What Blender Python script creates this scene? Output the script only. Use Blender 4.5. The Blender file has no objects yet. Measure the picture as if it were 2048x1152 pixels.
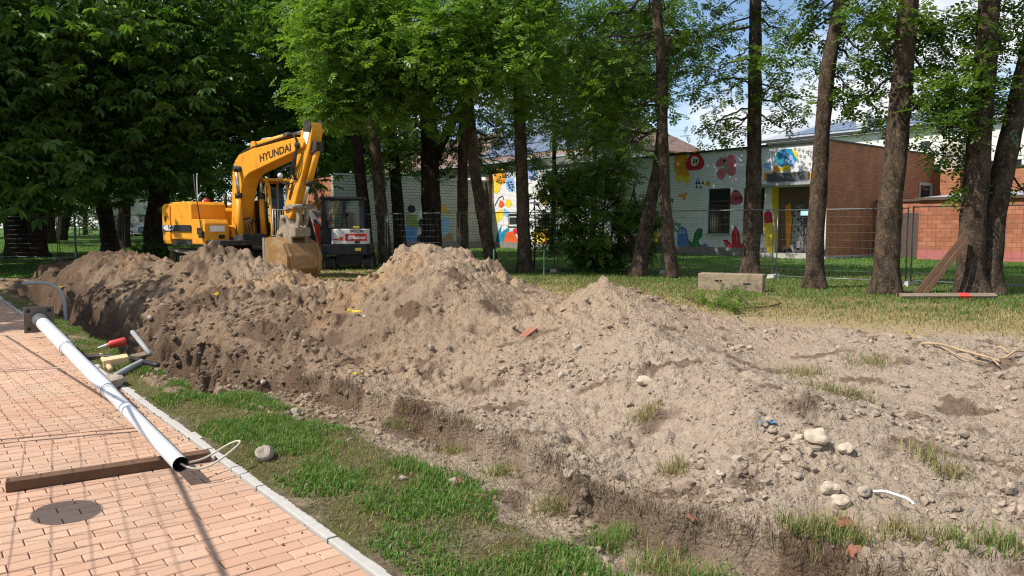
import bpy, bmesh, math, random
import numpy as np
from mathutils import Vector, Matrix
R = math.radians
random.seed(7)
rng = np.random.default_rng(11)
scene = bpy.context.scene
col = scene.collection

# ------------------------------------------------------------------ camera
FPX, HZ = 1500.0, 455.0                       # focal length and horizon row, in pixels of the 2048x1152 photograph
PITCH = math.atan((576 - HZ) / FPX)
CAMZ = 1.6
cam_d = bpy.data.cameras.new('camera')
cam = bpy.data.objects.new('camera', cam_d)
col.objects.link(cam)
cam_d.sensor_width = 36.0
cam_d.lens = 36.0 * FPX / 2048.0
cam_d.clip_start = 0.05
cam_d.clip_end = 5000
cam.location = (0, 0, CAMZ)
cam.rotation_euler = (math.pi / 2 - PITCH, 0, 0)
scene.camera = cam

# ------------------------------------------------------------------ sky and sun
SUNV = Vector((-0.779, -0.309, 1.0)).normalized()
world = bpy.data.worlds.new('World')
scene.world = world
world.use_nodes = True
wt = world.node_tree
wt.nodes.clear()
w_out = wt.nodes.new('ShaderNodeOutputWorld')
w_bg = wt.nodes.new('ShaderNodeBackground')
w_sky = wt.nodes.new('ShaderNodeTexSky')
w_sky.sky_type = 'NISHITA'
w_sky.sun_disc = False
w_sky.sun_elevation = math.asin(SUNV.z)
w_sky.sun_rotation = math.atan2(SUNV.x, SUNV.y)
w_sky.air_density = 1.0
w_sky.dust_density = 0.2
w_sky.ozone_density = 2.2
w_co = wt.nodes.new('ShaderNodeTexCoord')
w_map = wt.nodes.new('ShaderNodeMapping')
w_map.inputs['Scale'].default_value = (1.0, 1.0, 2.1)
w_map.inputs['Location'].default_value = (0.62, 0.1, 0.33)
w_n = wt.nodes.new('ShaderNodeTexNoise')
w_n.inputs['Scale'].default_value = 3.4
w_n.inputs['Detail'].default_value = 9
w_n.inputs['Roughness'].default_value = 0.55
w_r = wt.nodes.new('ShaderNodeValToRGB')
w_r.color_ramp.elements[0].position = 0.45
w_r.color_ramp.elements[1].position = 0.60
w_n2 = wt.nodes.new('ShaderNodeTexNoise')
w_n2.inputs['Scale'].default_value = 7.0
w_n2.inputs['Detail'].default_value = 6
w_cr = wt.nodes.new('ShaderNodeValToRGB')
w_cr.color_ramp.elements[0].position = 0.35
w_cr.color_ramp.elements[1].position = 0.62
w_cr.color_ramp.elements[0].color = (5.2, 5.5, 6.0, 1)
w_cr.color_ramp.elements[1].color = (7.6, 7.6, 7.5, 1)
w_mix = wt.nodes.new('ShaderNodeMix')
w_mix.data_type = 'RGBA'
L = wt.links.new
L(w_co.outputs['Generated'], w_map.inputs['Vector'])
L(w_map.outputs[0], w_n.inputs['Vector'])
L(w_map.outputs[0], w_n2.inputs['Vector'])
L(w_n.outputs[0], w_r.inputs[0])
L(w_n2.outputs[0], w_cr.inputs[0])
L(w_r.outputs[0], w_mix.inputs[0])
L(w_sky.outputs[0], w_mix.inputs[6])
L(w_cr.outputs[0], w_mix.inputs[7])
L(w_mix.outputs[2], w_bg.inputs['Color'])
L(w_bg.outputs[0], w_out.inputs['Surface'])
w_bg.inputs['Strength'].default_value = 0.125
sun_d = bpy.data.lights.new('sun', 'SUN')
sun_d.energy = 4.9
sun_d.angle = R(0.5)
sun_d.color = (1.0, 0.945, 0.86)
sun = bpy.data.objects.new('sun', sun_d)
col.objects.link(sun)
sun.rotation_euler = SUNV.to_track_quat('Z', 'Y').to_euler()
sun.location = (-20, -8, 30)
vs = scene.view_settings
vs.view_transform = 'Standard'
vs.look = 'None'
vs.exposure = 0.36
vs.gamma = 1.0
vs.use_curve_mapping = False
scene.cycles.use_denoising = True
scene.cycles.max_bounces = 4
scene.cycles.diffuse_bounces = 3
scene.cycles.filter_width = 1.15
scene.cycles.transparent_max_bounces = 8
scene.cycles.sample_clamp_indirect = 6.0

# ------------------------------------------------------------------ helpers
_cp, _sp = math.cos(PITCH), math.sin(PITCH)
def at(px, py, Y=None, z=None):
    """A pixel of the photograph and a distance (or a height) give a point of the place."""
    x = (px - 1024) / FPX
    y = (576 - py) / FPX
    d = Vector((x, _cp + y * _sp, -_sp + y * _cp))
    t = Y / d.y if Y is not None else (z - CAMZ) / d.z
    return Vector((d.x * t, d.y * t, CAMZ + d.z * t))
UX, UY = -0.629, 0.777                        # u runs along the footpath, v across it
def uv2(u, v, z=0.0): return Vector((UX * u + UY * v, UY * u - UX * v, z))
def touv(x, y): return UX * x + UY * y, UY * x - UX * y
def sstep(a, b, t):
    t = np.clip((t - a) / (b - a), 0, 1)
    return t * t * (3 - 2 * t)

def _grad(ix, iy, fx, fy, seed):
    h = (ix * 374761393 + iy * 668265263 + seed * 974711) & 0xffffffff
    h = ((h ^ (h >> 13)) * 1274126177) & 0xffffffff
    h = (h ^ (h >> 16)) & 0xffffffff
    a = h.astype(np.float64) * (2 * math.pi / 4294967296.0)
    return np.cos(a) * fx + np.sin(a) * fy
def perlin(x, y, seed=0):
    x = np.asarray(x, float); y = np.asarray(y, float)
    ix = np.floor(x).astype(np.int64); iy = np.floor(y).astype(np.int64)
    fx = x - ix; fy = y - iy
    sx = fx * fx * fx * (fx * (fx * 6 - 15) + 10); sy = fy * fy * fy * (fy * (fy * 6 - 15) + 10)
    a = _grad(ix, iy, fx, fy, seed); b = _grad(ix + 1, iy, fx - 1, fy, seed)
    c = _grad(ix, iy + 1, fx, fy - 1, seed); d = _grad(ix + 1, iy + 1, fx - 1, fy - 1, seed)
    return (a + (b - a) * sx + ((c + (d - c) * sx) - (a + (b - a) * sx)) * sy) * 1.4
def fbm(x, y, seed=0, octv=4, gain=0.5):
    s = 0; a = 1; f = 1
    for i in range(octv):
        s = s + a * perlin(x * f + 17.3 * i, y * f - 9.1 * i, seed + i); a *= gain; f *= 2.03
    return s

class G:
    """Collects vertices and faces and links them as ONE mesh object."""
    def __init__(s): s.v = []; s.f = {}; s.n = 0; s.c = []; s.uv = {}; s.m = {}
    def add(s, v, f, c=None, m=0):
        v = np.asarray(v, float).reshape(-1, 3)
        if isinstance(f, np.ndarray): fs = [f]
        else:
            d = {}
            for q in f: d.setdefault(len(q), []).append(q)
            fs = [np.array(q) for q in d.values()]
        for q in fs:
            s.f.setdefault(q.shape[1], []).append(q + s.n)
            s.m.setdefault(q.shape[1], []).append(np.full(len(q), m))
        s.v.append(v)
        if c is not None:
            c = np.asarray(c, float)
            if c.ndim == 1: c = np.tile(c, (len(v), 1))
            s.c.append(c[:, :3])
        s.n += len(v)
        return s
    def box(s, lo, hi, c=None, M=None, m=0):
        x0, y0, z0 = lo; x1, y1, z1 = hi
        v = np.array([(x0,y0,z0),(x1,y0,z0),(x1,y1,z0),(x0,y1,z0),(x0,y0,z1),(x1,y0,z1),(x1,y1,z1),(x0,y1,z1)], float)
        if M is not None: v = xf(M, v)
        return s.add(v, np.array([(3,2,1,0),(4,5,6,7),(0,1,5,4),(1,2,6,5),(2,3,7,6),(3,0,4,7)]), c, m)
    def tube(s, pts, rad, n=8, c=None, cap=True, m=0, flat=None):
        P = np.array([tuple(p) for p in pts], float); k = len(P)
        rad = np.full(k, float(rad)) if np.isscalar(rad) else np.asarray(rad, float)
        T = np.gradient(P, axis=0); T /= np.linalg.norm(T, axis=1)[:, None] + 1e-12
        up = np.array((0, 0, 1.0)) if abs(T[0][2]) < 0.95 else np.array((1.0, 0, 0))
        A = np.cross(T[0], up); A /= np.linalg.norm(A)
        ang = np.arange(n) * 2 * math.pi / n
        vs_ = []
        for i in range(k):
            A = A - T[i] * np.dot(A, T[i]); A /= np.linalg.norm(A) + 1e-12
            B = np.cross(T[i], A)
            vs_.append(P[i] + rad[i] * (np.cos(ang)[:, None] * A + np.sin(ang)[:, None] * B))
        V = np.concatenate(vs_)
        i = np.arange(k - 1)[:, None] * n; j = np.arange(n)[None]; j2 = (j + 1) % n
        F = np.stack([i + j, i + j2, i + n + j2, i + n + j], -1).reshape(-1, 4)
        s.add(V, F, c, m)
        if cap:
            s.f.setdefault(n, []).append(np.array([list(range(n))[::-1], list(range((k - 1) * n, k * n))]) + s.n - len(V))
            s.m.setdefault(n, []).append(np.full(2, m))
        return s
    def mesh(s, name, mats, smooth=False):
        me = bpy.data.meshes.new(name)
        V = np.concatenate(s.v)
        me.vertices.add(len(V)); me.vertices.foreach_set('co', V.astype(np.float32).ravel())
        lv, ls, mi, st = [], [], [], 0
        for k, fl in s.f.items():
            F = np.concatenate(fl); lv.append(F.ravel()); ls.append(st + np.arange(len(F)) * k); st += F.size
            mi.append(np.concatenate(s.m[k]))
        lv = np.concatenate(lv).astype(np.int32); ls = np.concatenate(ls).astype(np.int32)
        me.loops.add(len(lv)); me.loops.foreach_set('vertex_index', lv)
        me.polygons.add(len(ls)); me.polygons.foreach_set('loop_start', ls)
        if len(mats) > 1: me.polygons.foreach_set('material_index', np.concatenate(mi).astype(np.int32))
        if s.c:
            C = np.concatenate(s.c); C = np.concatenate([C, np.ones((len(C), 1))], 1)
            a = me.color_attributes.new('Col', 'FLOAT_COLOR', 'POINT'); a.data.foreach_set('color', C.astype(np.float32).ravel())
        me.update(calc_edges=True)
        if len(V) < 20000: me.validate()
        me.polygons.foreach_set('use_smooth', np.full(len(ls), bool(smooth)))
        for m in mats: me.materials.append(M[m] if isinstance(m, str) else m)
        return me
    def build(s, name, mat, parent=None, smooth=False, bevel=0):
        o = bpy.data.objects.new(name, s.mesh(name, mat if isinstance(mat, (list, tuple)) else [mat], smooth))
        col.objects.link(o)
        if parent is not None: o.parent = parent
        if bevel:
            bm = bmesh.new(); bm.from_mesh(o.data)
            bmesh.ops.remove_doubles(bm, verts=bm.verts, dist=1e-5)
            es = [e for e in bm.edges if len(e.link_faces) == 2 and e.calc_face_angle(0) > 0.5]
            bmesh.ops.bevel(bm, geom=es, offset=bevel, segments=2, affect='EDGES', profile=0.6, clamp_overlap=True)
            bm.to_mesh(o.data); bm.free()
        return o

def xf(Mx, v):
    A = np.array(Mx); v = np.asarray(v, float)
    return v @ A[:3, :3].T + A[:3, 3]
def tag(o, label=None, cat=None, group=None, kind=None):
    for k, val in (('label', label), ('category', cat), ('group', group), ('kind', kind)):
        if val: o[k] = val
    return o
def empty(name, loc, rz=0.0, label=None, cat=None, group=None):
    o = bpy.data.objects.new(name, None)
    o.empty_display_size = 0.3
    col.objects.link(o); o.location = loc; o.rotation_euler = (0, 0, rz)
    return tag(o, label, cat, group)
def copy_tree(o, parent=None):
    c = o.copy(); col.objects.link(c)
    if parent is not None: c.parent = parent
    for ch in list(o.children): copy_tree(ch, c)
    return c
def prism(name, pts, y0, y1, mat, parent, bevel=0.02, smooth=False):
    """A side outline in x,z pulled from y0 to y1, edges bevelled."""
    n = len(pts)
    g = G()
    v = [(x, y0, z) for x, z in pts] + [(x, y1, z) for x, z in pts]
    f = [tuple(range(n)), tuple(range(2 * n - 1, n - 1, -1))] + [(i, i + n, (i + 1) % n + n, (i + 1) % n) for i in range(n)]
    g.add(v, f)
    o = g.build(name, mat, parent, smooth, bevel)
    bm = bmesh.new(); bm.from_mesh(o.data); bmesh.ops.recalc_face_normals(bm, faces=bm.faces); bm.to_mesh(o.data); bm.free()
    return o

# ------------------------------------------------------------------ materials
M = {}
def newmat(name):
    m = bpy.data.materials.new(name); m.use_nodes = True
    nt = m.node_tree; nt.nodes.clear()
    out = nt.nodes.new('ShaderNodeOutputMaterial'); M[name] = m
    return m, nt, out
def node(nt, t, **kw):
    n = nt.nodes.new('ShaderNode' + t)
    for k, val in kw.items():
        if k in n.inputs.keys(): n.inputs[k].default_value = val
        else: setattr(n, k, val)
    return n
def lk(nt, a, b): nt.links.new(a, b)
def mixc(nt, fac, a, b, bt='MIX'):
    m = nt.nodes.new('ShaderNodeMix'); m.data_type = 'RGBA'; m.blend_type = bt
    for i, val in ((0, fac), (6, a), (7, b)):
        if hasattr(val, 'links'): lk(nt, val, m.inputs[i])
        elif i: m.inputs[i].default_value = tuple(val)[:3] + (1,)
        else: m.inputs[i].default_value = val
    return m.outputs[2]
def noise(nt, scale, detail=4, rough=0.55, vec=None, dist=0.0):
    n = node(nt, 'TexNoise'); n.inputs['Scale'].default_value = scale; n.inputs['Detail'].default_value = detail
    n.inputs['Roughness'].default_value = rough; n.inputs['Distortion'].default_value = dist
    if vec is None:
        vec = node(nt, 'TexCoord').outputs['Object']
    lk(nt, vec, n.inputs['Vector'])
    return n.outputs[0]
def ramp(nt, val, p0, p1, c0=(0, 0, 0), c1=(1, 1, 1)):
    r = node(nt, 'ValToRGB'); e = r.color_ramp.elements
    e[0].position = p0; e[1].position = p1; e[0].color = tuple(c0) + (1,); e[1].color = tuple(c1) + (1,)
    lk(nt, val, r.inputs[0]); return r.outputs[0]
def bump(nt, h, strength=0.4, dist=0.01, nrm=None):
    b = node(nt, 'Bump'); b.inputs['Strength'].default_value = strength; b.inputs['Distance'].default_value = dist
    lk(nt, h, b.inputs['Height'])
    if nrm is not None: lk(nt, nrm, b.inputs['Normal'])
    return b.outputs[0]
def principled(nt, out, colr, rough=0.7, metal=0.0, nrm=None, spec=0.3):
    p = node(nt, 'BsdfPrincipled')
    for k, val in (('Base Color', colr), ('Roughness', rough), ('Metallic', metal)):
        if hasattr(val, 'links'): lk(nt, val, p.inputs[k])
        else: p.inputs[k].default_value = (tuple(val)[:3] + (1,)) if k == 'Base Color' else val
    p.inputs['Specular IOR Level'].default_value = spec
    if nrm is not None: lk(nt, nrm, p.inputs['Normal'])
    lk(nt, p.outputs[0], out.inputs[0]); return p
def simple(name, c, rough=0.6, metal=0.0, var=0.25, scale=6.0, bmp=0.15, bscale=60.0, bdist=0.004, dirt=None, dirt_amt=(0.5, 0.75), spec=0.3):
    m, nt, out = newmat(name)
    c = np.array(c)
    base = mixc(nt, noise(nt, scale, 5), c * (1 - var), np.minimum(c * (1 + var), 0.95))
    if dirt is not None:
        base = mixc(nt, ramp(nt, noise(nt, scale * 0.7 + 1.3, 7, 0.65), *dirt_amt), base, dirt)
    principled(nt, out, base, rough, metal, bump(nt, noise(nt, bscale, 4), bmp, bdist), spec)
    return m
def attrmat(name, rough=0.85, var=0.3, scale=40.0, bmp=0.5, bscale=90.0, bdist=0.006, fine=None):
    """Colour from the mesh's own colour attribute, broken up by grain."""
    m, nt, out = newmat(name)
    a = node(nt, 'Attribute', attribute_name='Col')
    k = ramp(nt, noise(nt, scale, 6, 0.65), 0.25, 0.75, (1 - var,) * 3, (1 + var,) * 3)
    c = mixc(nt, 1.0, a.outputs['Color'], k, 'MULTIPLY')
    h = noise(nt, bscale, 6, 0.7)
    principled(nt, out, c, rough, 0, bump(nt, h, bmp, bdist), 0.15)
    return m
def leafmat(name, trans=0.35, rough=0.5):
    m, nt, out = newmat(name)
    a = node(nt, 'Attribute', attribute_name='Col')
    p = node(nt, 'BsdfPrincipled'); p.inputs['Roughness'].default_value = rough
    p.inputs['Specular IOR Level'].default_value = 0.35
    lk(nt, a.outputs['Color'], p.inputs['Base Color'])
    t = node(nt, 'BsdfTranslucent')
    lk(nt, mixc(nt, 1.0, a.outputs['Color'], (1.25, 1.35, 0.55), 'MULTIPLY'), t.inputs['Color'])
    mx = node(nt, 'MixShader'); mx.inputs[0].default_value = trans
    lk(nt, p.outputs[0], mx.inputs[1]); lk(nt, t.outputs[0], mx.inputs[2]); lk(nt, mx.outputs[0], out.inputs[0])
    return m
def brickmat(name, c1, c2, mortar, bw=0.25, bh=0.075, msize=0.012, bmp=0.6, var=0.2, soot=None):
    """Courses too far off to pick apart: brick pattern laid out in metres along the wall (local x) and up (z)."""
    m, nt, out = newmat(name)
    tc = node(nt, 'TexCoord'); sp = node(nt, 'SeparateXYZ'); cb = node(nt, 'CombineXYZ')
    lk(nt, tc.outputs['Object'], sp.inputs[0])
    ad = node(nt, 'Math', operation='ADD')
    lk(nt, sp.outputs[0], ad.inputs[0]); lk(nt, sp.outputs[1], ad.inputs[1])
    lk(nt, ad.outputs[0], cb.inputs[0]); lk(nt, sp.outputs[2], cb.inputs[1])
    b = node(nt, 'TexBrick'); b.inputs['Scale'].default_value = 1.0
    b.inputs['Brick Width'].default_value = bw; b.inputs['Row Height'].default_value = bh
    b.inputs['Mortar Size'].default_value = msize; b.inputs['Mortar Smooth'].default_value = 0.3
    b.inputs['Color1'].default_value = tuple(c1) + (1,); b.inputs['Color2'].default_value = tuple(c2) + (1,)
    b.inputs['Mortar'].default_value = tuple(mortar) + (1,)
    lk(nt, cb.outputs[0], b.inputs['Vector'])
    k = ramp(nt, noise(nt, 0.8, 6, 0.6), 0.3, 0.7, (1 - var,) * 3, (1 + var,) * 3)
    c = mixc(nt, 1.0, b.outputs['Color'], k, 'MULTIPLY')
    inv = node(nt, 'Math', operation='SUBTRACT'); inv.inputs[0].default_value = 1.0
    lk(nt, b.outputs['Fac'], inv.inputs[1])
    nb = bump(nt, noise(nt, 30, 4), 0.2, 0.01)
    principled(nt, out, c, 0.85, 0, bump(nt, inv.outputs[0], bmp, 0.012, nb), 0.2)
    return m

def soilmat():
    m, nt, out = newmat('soil')
    a = node(nt, 'Attribute', attribute_name='Col'); co = node(nt, 'TexCoord').outputs['Object']
    warp = node(nt, 'TexNoise'); warp.inputs['Scale'].default_value = 18; warp.inputs['Detail'].default_value = 3; lk(nt, co, warp.inputs['Vector'])
    wm = node(nt, 'VectorMath', operation='SCALE'); wm.inputs['Scale'].default_value = 0.03; lk(nt, warp.outputs['Color'], wm.inputs[0])
    wa = node(nt, 'VectorMath', operation='ADD'); lk(nt, co, wa.inputs[0]); lk(nt, wm.outputs[0], wa.inputs[1])
    hs = []
    for sc, k in ((34, 1.0), (85, 0.55)):
        v = node(nt, 'TexVoronoi', feature='SMOOTH_F1'); v.inputs['Scale'].default_value = sc; v.inputs['Smoothness'].default_value = 0.35; v.inputs['Randomness'].default_value = 1.0
        lk(nt, wa.outputs[0], v.inputs['Vector'])
        mm = node(nt, 'Math', operation='MULTIPLY'); mm.inputs[1].default_value = -k; lk(nt, v.outputs['Distance'], mm.inputs[0]); hs.append(mm.outputs[0])
    ad = node(nt, 'Math', operation='ADD'); lk(nt, hs[0], ad.inputs[0]); lk(nt, hs[1], ad.inputs[1])
    ad2 = node(nt, 'Math', operation='ADD'); lk(nt, ad.outputs[0], ad2.inputs[0]); lk(nt, noise(nt, 60, 7, 0.75), ad2.inputs[1])
    k = ramp(nt, noise(nt, 14, 8, 0.7), 0.25, 0.75, (0.74,) * 3, (1.26,) * 3)
    k2 = ramp(nt, noise(nt, 150, 4, 0.7), 0.3, 0.7, (0.80,) * 3, (1.2,) * 3)
    c = mixc(nt, 1.0, mixc(nt, 1.0, a.outputs['Color'], k, 'MULTIPLY'), k2, 'MULTIPLY')
    principled(nt, out, c, 0.97, 0, bump(nt, ad2.outputs[0], 0.9, 0.022), 0.1)
soilmat()
attrmat('lawn', 0.95, 0.6, 35.0, 1.0, 60.0, 0.03)
attrmat('clod', 0.95, 0.25, 45.0, 0.6, 90.0, 0.01)
leafmat('grass', 0.3, 0.6)
leafmat('leaf', 0.42, 0.45)
leafmat('leaf_dark', 0.42, 0.45)
simple('joint_sand', (0.13, 0.09, 0.065), 0.95, var=0.4, scale=20)
simple('kerb', (0.42, 0.40, 0.37), 0.9, var=0.22, scale=14, bmp=0.4, bscale=150)
simple('concrete', (0.40, 0.38, 0.34), 0.9, var=0.25, scale=8, bmp=0.4, bscale=80)
simple('plinth', (0.22, 0.20, 0.18), 0.9, var=0.3, scale=3)
simple('galv', (0.66, 0.67, 0.69), 0.42, 0.25, var=0.10, scale=9, bmp=0.06, spec=0.5, dirt=(0.42, 0.40, 0.36), dirt_amt=(0.55, 0.8))
simple('dark_coat', (0.07, 0.075, 0.085), 0.6, var=0.3, scale=12, dirt=(0.2, 0.17, 0.13))
simple('plate_steel', (0.17, 0.145, 0.12), 0.75, 0.2, var=0.35, scale=12, dirt=(0.28, 0.2, 0.13))
simple('yellow_paint', (0.74, 0.31, 0.020), 0.5, var=0.16, scale=2.5, bmp=0.12, bscale=25, dirt=(0.26, 0.13, 0.04), dirt_amt=(0.56, 0.85), spec=0.4)
simple('dark_steel', (0.035, 0.034, 0.034), 0.65, 0.2, var=0.4, scale=9, dirt=(0.16, 0.12, 0.08), dirt_amt=(0.5, 0.8))
simple('muddy_steel', (0.20, 0.165, 0.125), 0.85, 0.1, var=0.35, scale=7, bmp=0.4, bscale=30, dirt=(0.34, 0.27, 0.19), dirt_amt=(0.4, 0.65))
simple('bucket_steel', (0.30, 0.16, 0.065), 0.6, 0.25, var=0.3, scale=5, bmp=0.2, bscale=40, dirt=(0.40, 0.30, 0.19), dirt_amt=(0.48, 0.7))
simple('black_paint', (0.016, 0.018, 0.024), 0.4, var=0.2, dirt=(0.09, 0.075, 0.06), dirt_amt=(0.6, 0.9))
simple('rubber', (0.02, 0.02, 0.021), 0.7, var=0.3)
simple('chrome', (0.55, 0.55, 0.55), 0.25, 0.9, var=0.1)
simple('white_paint', (0.72, 0.72, 0.70), 0.45, var=0.1, scale=4, dirt=(0.45, 0.42, 0.38), dirt_amt=(0.6, 0.85))
simple('red_sign', (0.55, 0.03, 0.03), 0.5, var=0.1)
simple('white_sign', (0.80, 0.80, 0.78), 0.5, var=0.05)
simple('yellow_sign', (0.75, 0.55, 0.03), 0.5, var=0.05)
simple('black_print', (0.02, 0.02, 0.025), 0.5, var=0.1)
simple('brown_print', (0.075, 0.03, 0.012), 0.5, var=0.1)
simple('cyan_sign', (0.45, 0.72, 0.78), 0.5, var=0.05)
simple('wood_dark', (0.12, 0.065, 0.038), 0.85, var=0.4, scale=12, bmp=0.5, bscale=40)
simple('wood_grey', (0.20, 0.155, 0.11), 0.9, var=0.3, scale=10, bmp=0.5, bscale=40)
simple('wood_pale', (0.60, 0.44, 0.24), 0.8, var=0.15, scale=12, bmp=0.3)
simple('wood_timber', (0.31, 0.24, 0.16), 0.9, var=0.35, scale=4, bmp=0.8, bscale=14, bdist=0.02, dirt=(0.15, 0.11, 0.075), dirt_amt=(0.45, 0.66))
simple('root', (0.38, 0.27, 0.16), 0.8, var=0.25, scale=20)
simple('twig', (0.09, 0.062, 0.04), 0.9, var=0.3, scale=20)
simple('red_plastic', (0.62, 0.06, 0.05), 0.45, var=0.1, scale=15)
simple('white_plastic', (0.75, 0.75, 0.73), 0.4, var=0.06)
simple('yellow_plastic', (0.58, 0.38, 0.03), 0.5, var=0.1, scale=20)
simple('blue_foil', (0.08, 0.28, 0.55), 0.35, var=0.3, scale=60)
simple('black_pipe', (0.028, 0.028, 0.03), 0.5, var=0.2)
simple('grey_pipe', (0.30, 0.30, 0.31), 0.5, var=0.2)
simple('cable', (0.55, 0.50, 0.40), 0.5, var=0.1)
simple('stone', (0.33, 0.27, 0.215), 0.9, var=0.3, scale=15, bmp=0.5, bscale=50)
simple('stone_pale', (0.43, 0.355, 0.27), 0.9, var=0.25, scale=18, bmp=0.6, bscale=40)
simple('brick_piece', (0.29, 0.125, 0.078), 0.9, var=0.3, scale=18, bmp=0.5, bscale=60)
simple('fence_metal', (0.19, 0.21, 0.21), 0.5, 0.5, var=0.15)
simple('green_post', (0.10, 0.20, 0.13), 0.55, var=0.15)
simple('window_frame', (0.10, 0.065, 0.05), 0.6, var=0.2)
simple('white_frame', (0.72, 0.72, 0.70), 0.5, var=0.05)
simple('plaster', (0.70, 0.68, 0.62), 0.9, var=0.08, scale=1.0, bmp=0.2, bscale=20)
simple('tile_roof', (0.30, 0.19, 0.14), 0.85, var=0.2, scale=2.0)
simple('metal_roof', (0.42, 0.44, 0.46), 0.45, 0.4, var=0.08)
simple('roof_edge', (0.03, 0.03, 0.032), 0.6, var=0.2)
simple('solar', (0.10, 0.13, 0.20), 0.22, 0.1, var=0.15, scale=1.5, spec=0.6)
simple('car_blue', (0.06, 0.08, 0.13), 0.25, 0.3, var=0.05, spec=0.6)
simple('car_silver', (0.35, 0.36, 0.38), 0.3, 0.5, var=0.05)
brickmat('brick_red', (0.45, 0.185, 0.09), (0.36, 0.135, 0.065), (0.20, 0.12, 0.085), 0.25, 0.088, 0.012)
brickmat('block_red', (0.40, 0.16, 0.09), (0.29, 0.105, 0.06), (0.20, 0.09, 0.065), 0.40, 0.20, 0.012, var=0.15)
brickmat('brick_white', (0.76, 0.76, 0.76), (0.70, 0.70, 0.71), (0.42, 0.42, 0.43), 0.25, 0.088, 0.010, var=0.08)
brickmat('brick_grey', (0.44, 0.44, 0.40), (0.40, 0.40, 0.36), (0.12, 0.12, 0.11), 0.40, 0.19, 0.016, var=0.12)
brickmat('brick_pale', (0.60, 0.52, 0.44), (0.50, 0.38, 0.30), (0.36, 0.32, 0.28), 0.25, 0.09, 0.012)
brickmat('tiles', (0.235, 0.16, 0.13), (0.19, 0.125, 0.10), (0.13, 0.085, 0.07), 0.35, 0.30, 0.02, var=0.15)
simple('plinth_pink', (0.40, 0.13, 0.12), 0.9, var=0.15, scale=2)
def glassmat():
    m, nt, out = newmat('glass_dark')
    principled(nt, out, (0.025, 0.03, 0.032), 0.06, 0, None, 0.7)
    m, nt, out = newmat('glass_clear')
    g = node(nt, 'BsdfGlossy'); g.inputs['Roughness'].default_value = 0.03
    t = node(nt, 'BsdfTransparent'); t.inputs['Color'].default_value = (0.62, 0.70, 0.68, 1)
    f = node(nt, 'Fresnel'); f.inputs['IOR'].default_value = 1.5
    mx = node(nt, 'MixShader'); lk(nt, f.outputs[0], mx.inputs[0]); lk(nt, t.outputs[0], mx.inputs[1]); lk(nt, g.outputs[0], mx.inputs[2])
    lk(nt, mx.outputs[0], out.inputs[0])
glassmat()
def paintmat(name, c, var=0.15):
    """Spray paint on the painted brickwork."""
    m, nt, out = newmat(name)
    tc = node(nt, 'TexCoord'); sp = node(nt, 'SeparateXYZ'); cb = node(nt, 'CombineXYZ')
    lk(nt, tc.outputs['Object'], sp.inputs[0]); lk(nt, sp.outputs[0], cb.inputs[0]); lk(nt, sp.outputs[2], cb.inputs[1])
    b = node(nt, 'TexBrick'); b.inputs['Scale'].default_value = 1.0
    b.inputs['Brick Width'].default_value = 0.25; b.inputs['Row Height'].default_value = 0.088
    b.inputs['Mortar Size'].default_value = 0.010; b.inputs['Mortar Smooth'].default_value = 0.3
    c = np.array(c)
    for k, q in (('Color1', c), ('Color2', c * 0.92), ('Mortar', c * 0.6)): b.inputs[k].default_value = tuple(q) + (1,)
    lk(nt, cb.outputs[0], b.inputs['Vector'])
    k = ramp(nt, noise(nt, 1.6, 5, 0.6), 0.3, 0.7, (1 - var,) * 3, (1 + var,) * 3)
    principled(nt, out, mixc(nt, 1.0, b.outputs['Color'], k, 'MULTIPLY'), 0.7, 0, None, 0.25)
for nme, c in (('orange', (0.80, 0.34, 0.03)), ('yellow', (0.82, 0.60, 0.05)), ('red', (0.55, 0.03, 0.045)), ('pink', (0.62, 0.16, 0.20)),
               ('blue', (0.10, 0.22, 0.55)), ('lightblue', (0.25, 0.45, 0.75)), ('teal', (0.02, 0.25, 0.40)), ('navy', (0.03, 0.10, 0.24)), ('green', (0.03, 0.20, 0.07)),
               ('black', (0.02, 0.02, 0.022)), ('white', (0.78, 0.78, 0.76)), ('grey', (0.30, 0.30, 0.30)), ('ochre', (0.55, 0.30, 0.05)), ('darkred', (0.20, 0.03, 0.05)),
               ('skin', (0.42, 0.27, 0.18)), ('olive', (0.22, 0.30, 0.10)), ('brown', (0.17, 0.125, 0.09)), ('redorange', (0.75, 0.12, 0.03))):
    paintmat('paint_' + nme, c)
def barkmat(name, c0, c1):
    m, nt, out = newmat(name)
    tc = node(nt, 'TexCoord'); mp = node(nt, 'Mapping'); mp.inputs['Scale'].default_value = (1, 1, 0.55)
    lk(nt, tc.outputs['Object'], mp.inputs[0])
    wv = noise(nt, 5, 5, 0.6, mp.outputs[0], 0.8)
    n1 = noise(nt, 17, 8, 0.72, mp.outputs[0], 1.2)
    ab = node(nt, 'Math', operation='ABSOLUTE'); sb = node(nt, 'Math', operation='SUBTRACT'); sb.inputs[1].default_value = 0.5; lk(nt, n1, sb.inputs[0]); lk(nt, sb.outputs[0], ab.inputs[0])
    m4 = node(nt, 'Math', operation='MULTIPLY'); m4.inputs[1].default_value = 4.5; lk(nt, ab.outputs[0], m4.inputs[0])
    h = node(nt, 'Math', operation='ADD'); lk(nt, m4.outputs[0], h.inputs[0]); lk(nt, wv, h.inputs[1])
    big = noise(nt, 1.7, 4)
    cc = mixc(nt, ramp(nt, h.outputs[0], 0.5, 1.35), c0, c1)
    cc = mixc(nt, ramp(nt, big, 0.4, 0.7), cc, mixc(nt, 1.0, cc, (1.35, 1.3, 1.2), 'MULTIPLY'))
    principled(nt, out, cc, 0.95, 0, bump(nt, h.outputs[0], 1.0, 0.04), 0.1)
barkmat('bark', (0.035, 0.025, 0.019), (0.215, 0.155, 0.112))
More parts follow.
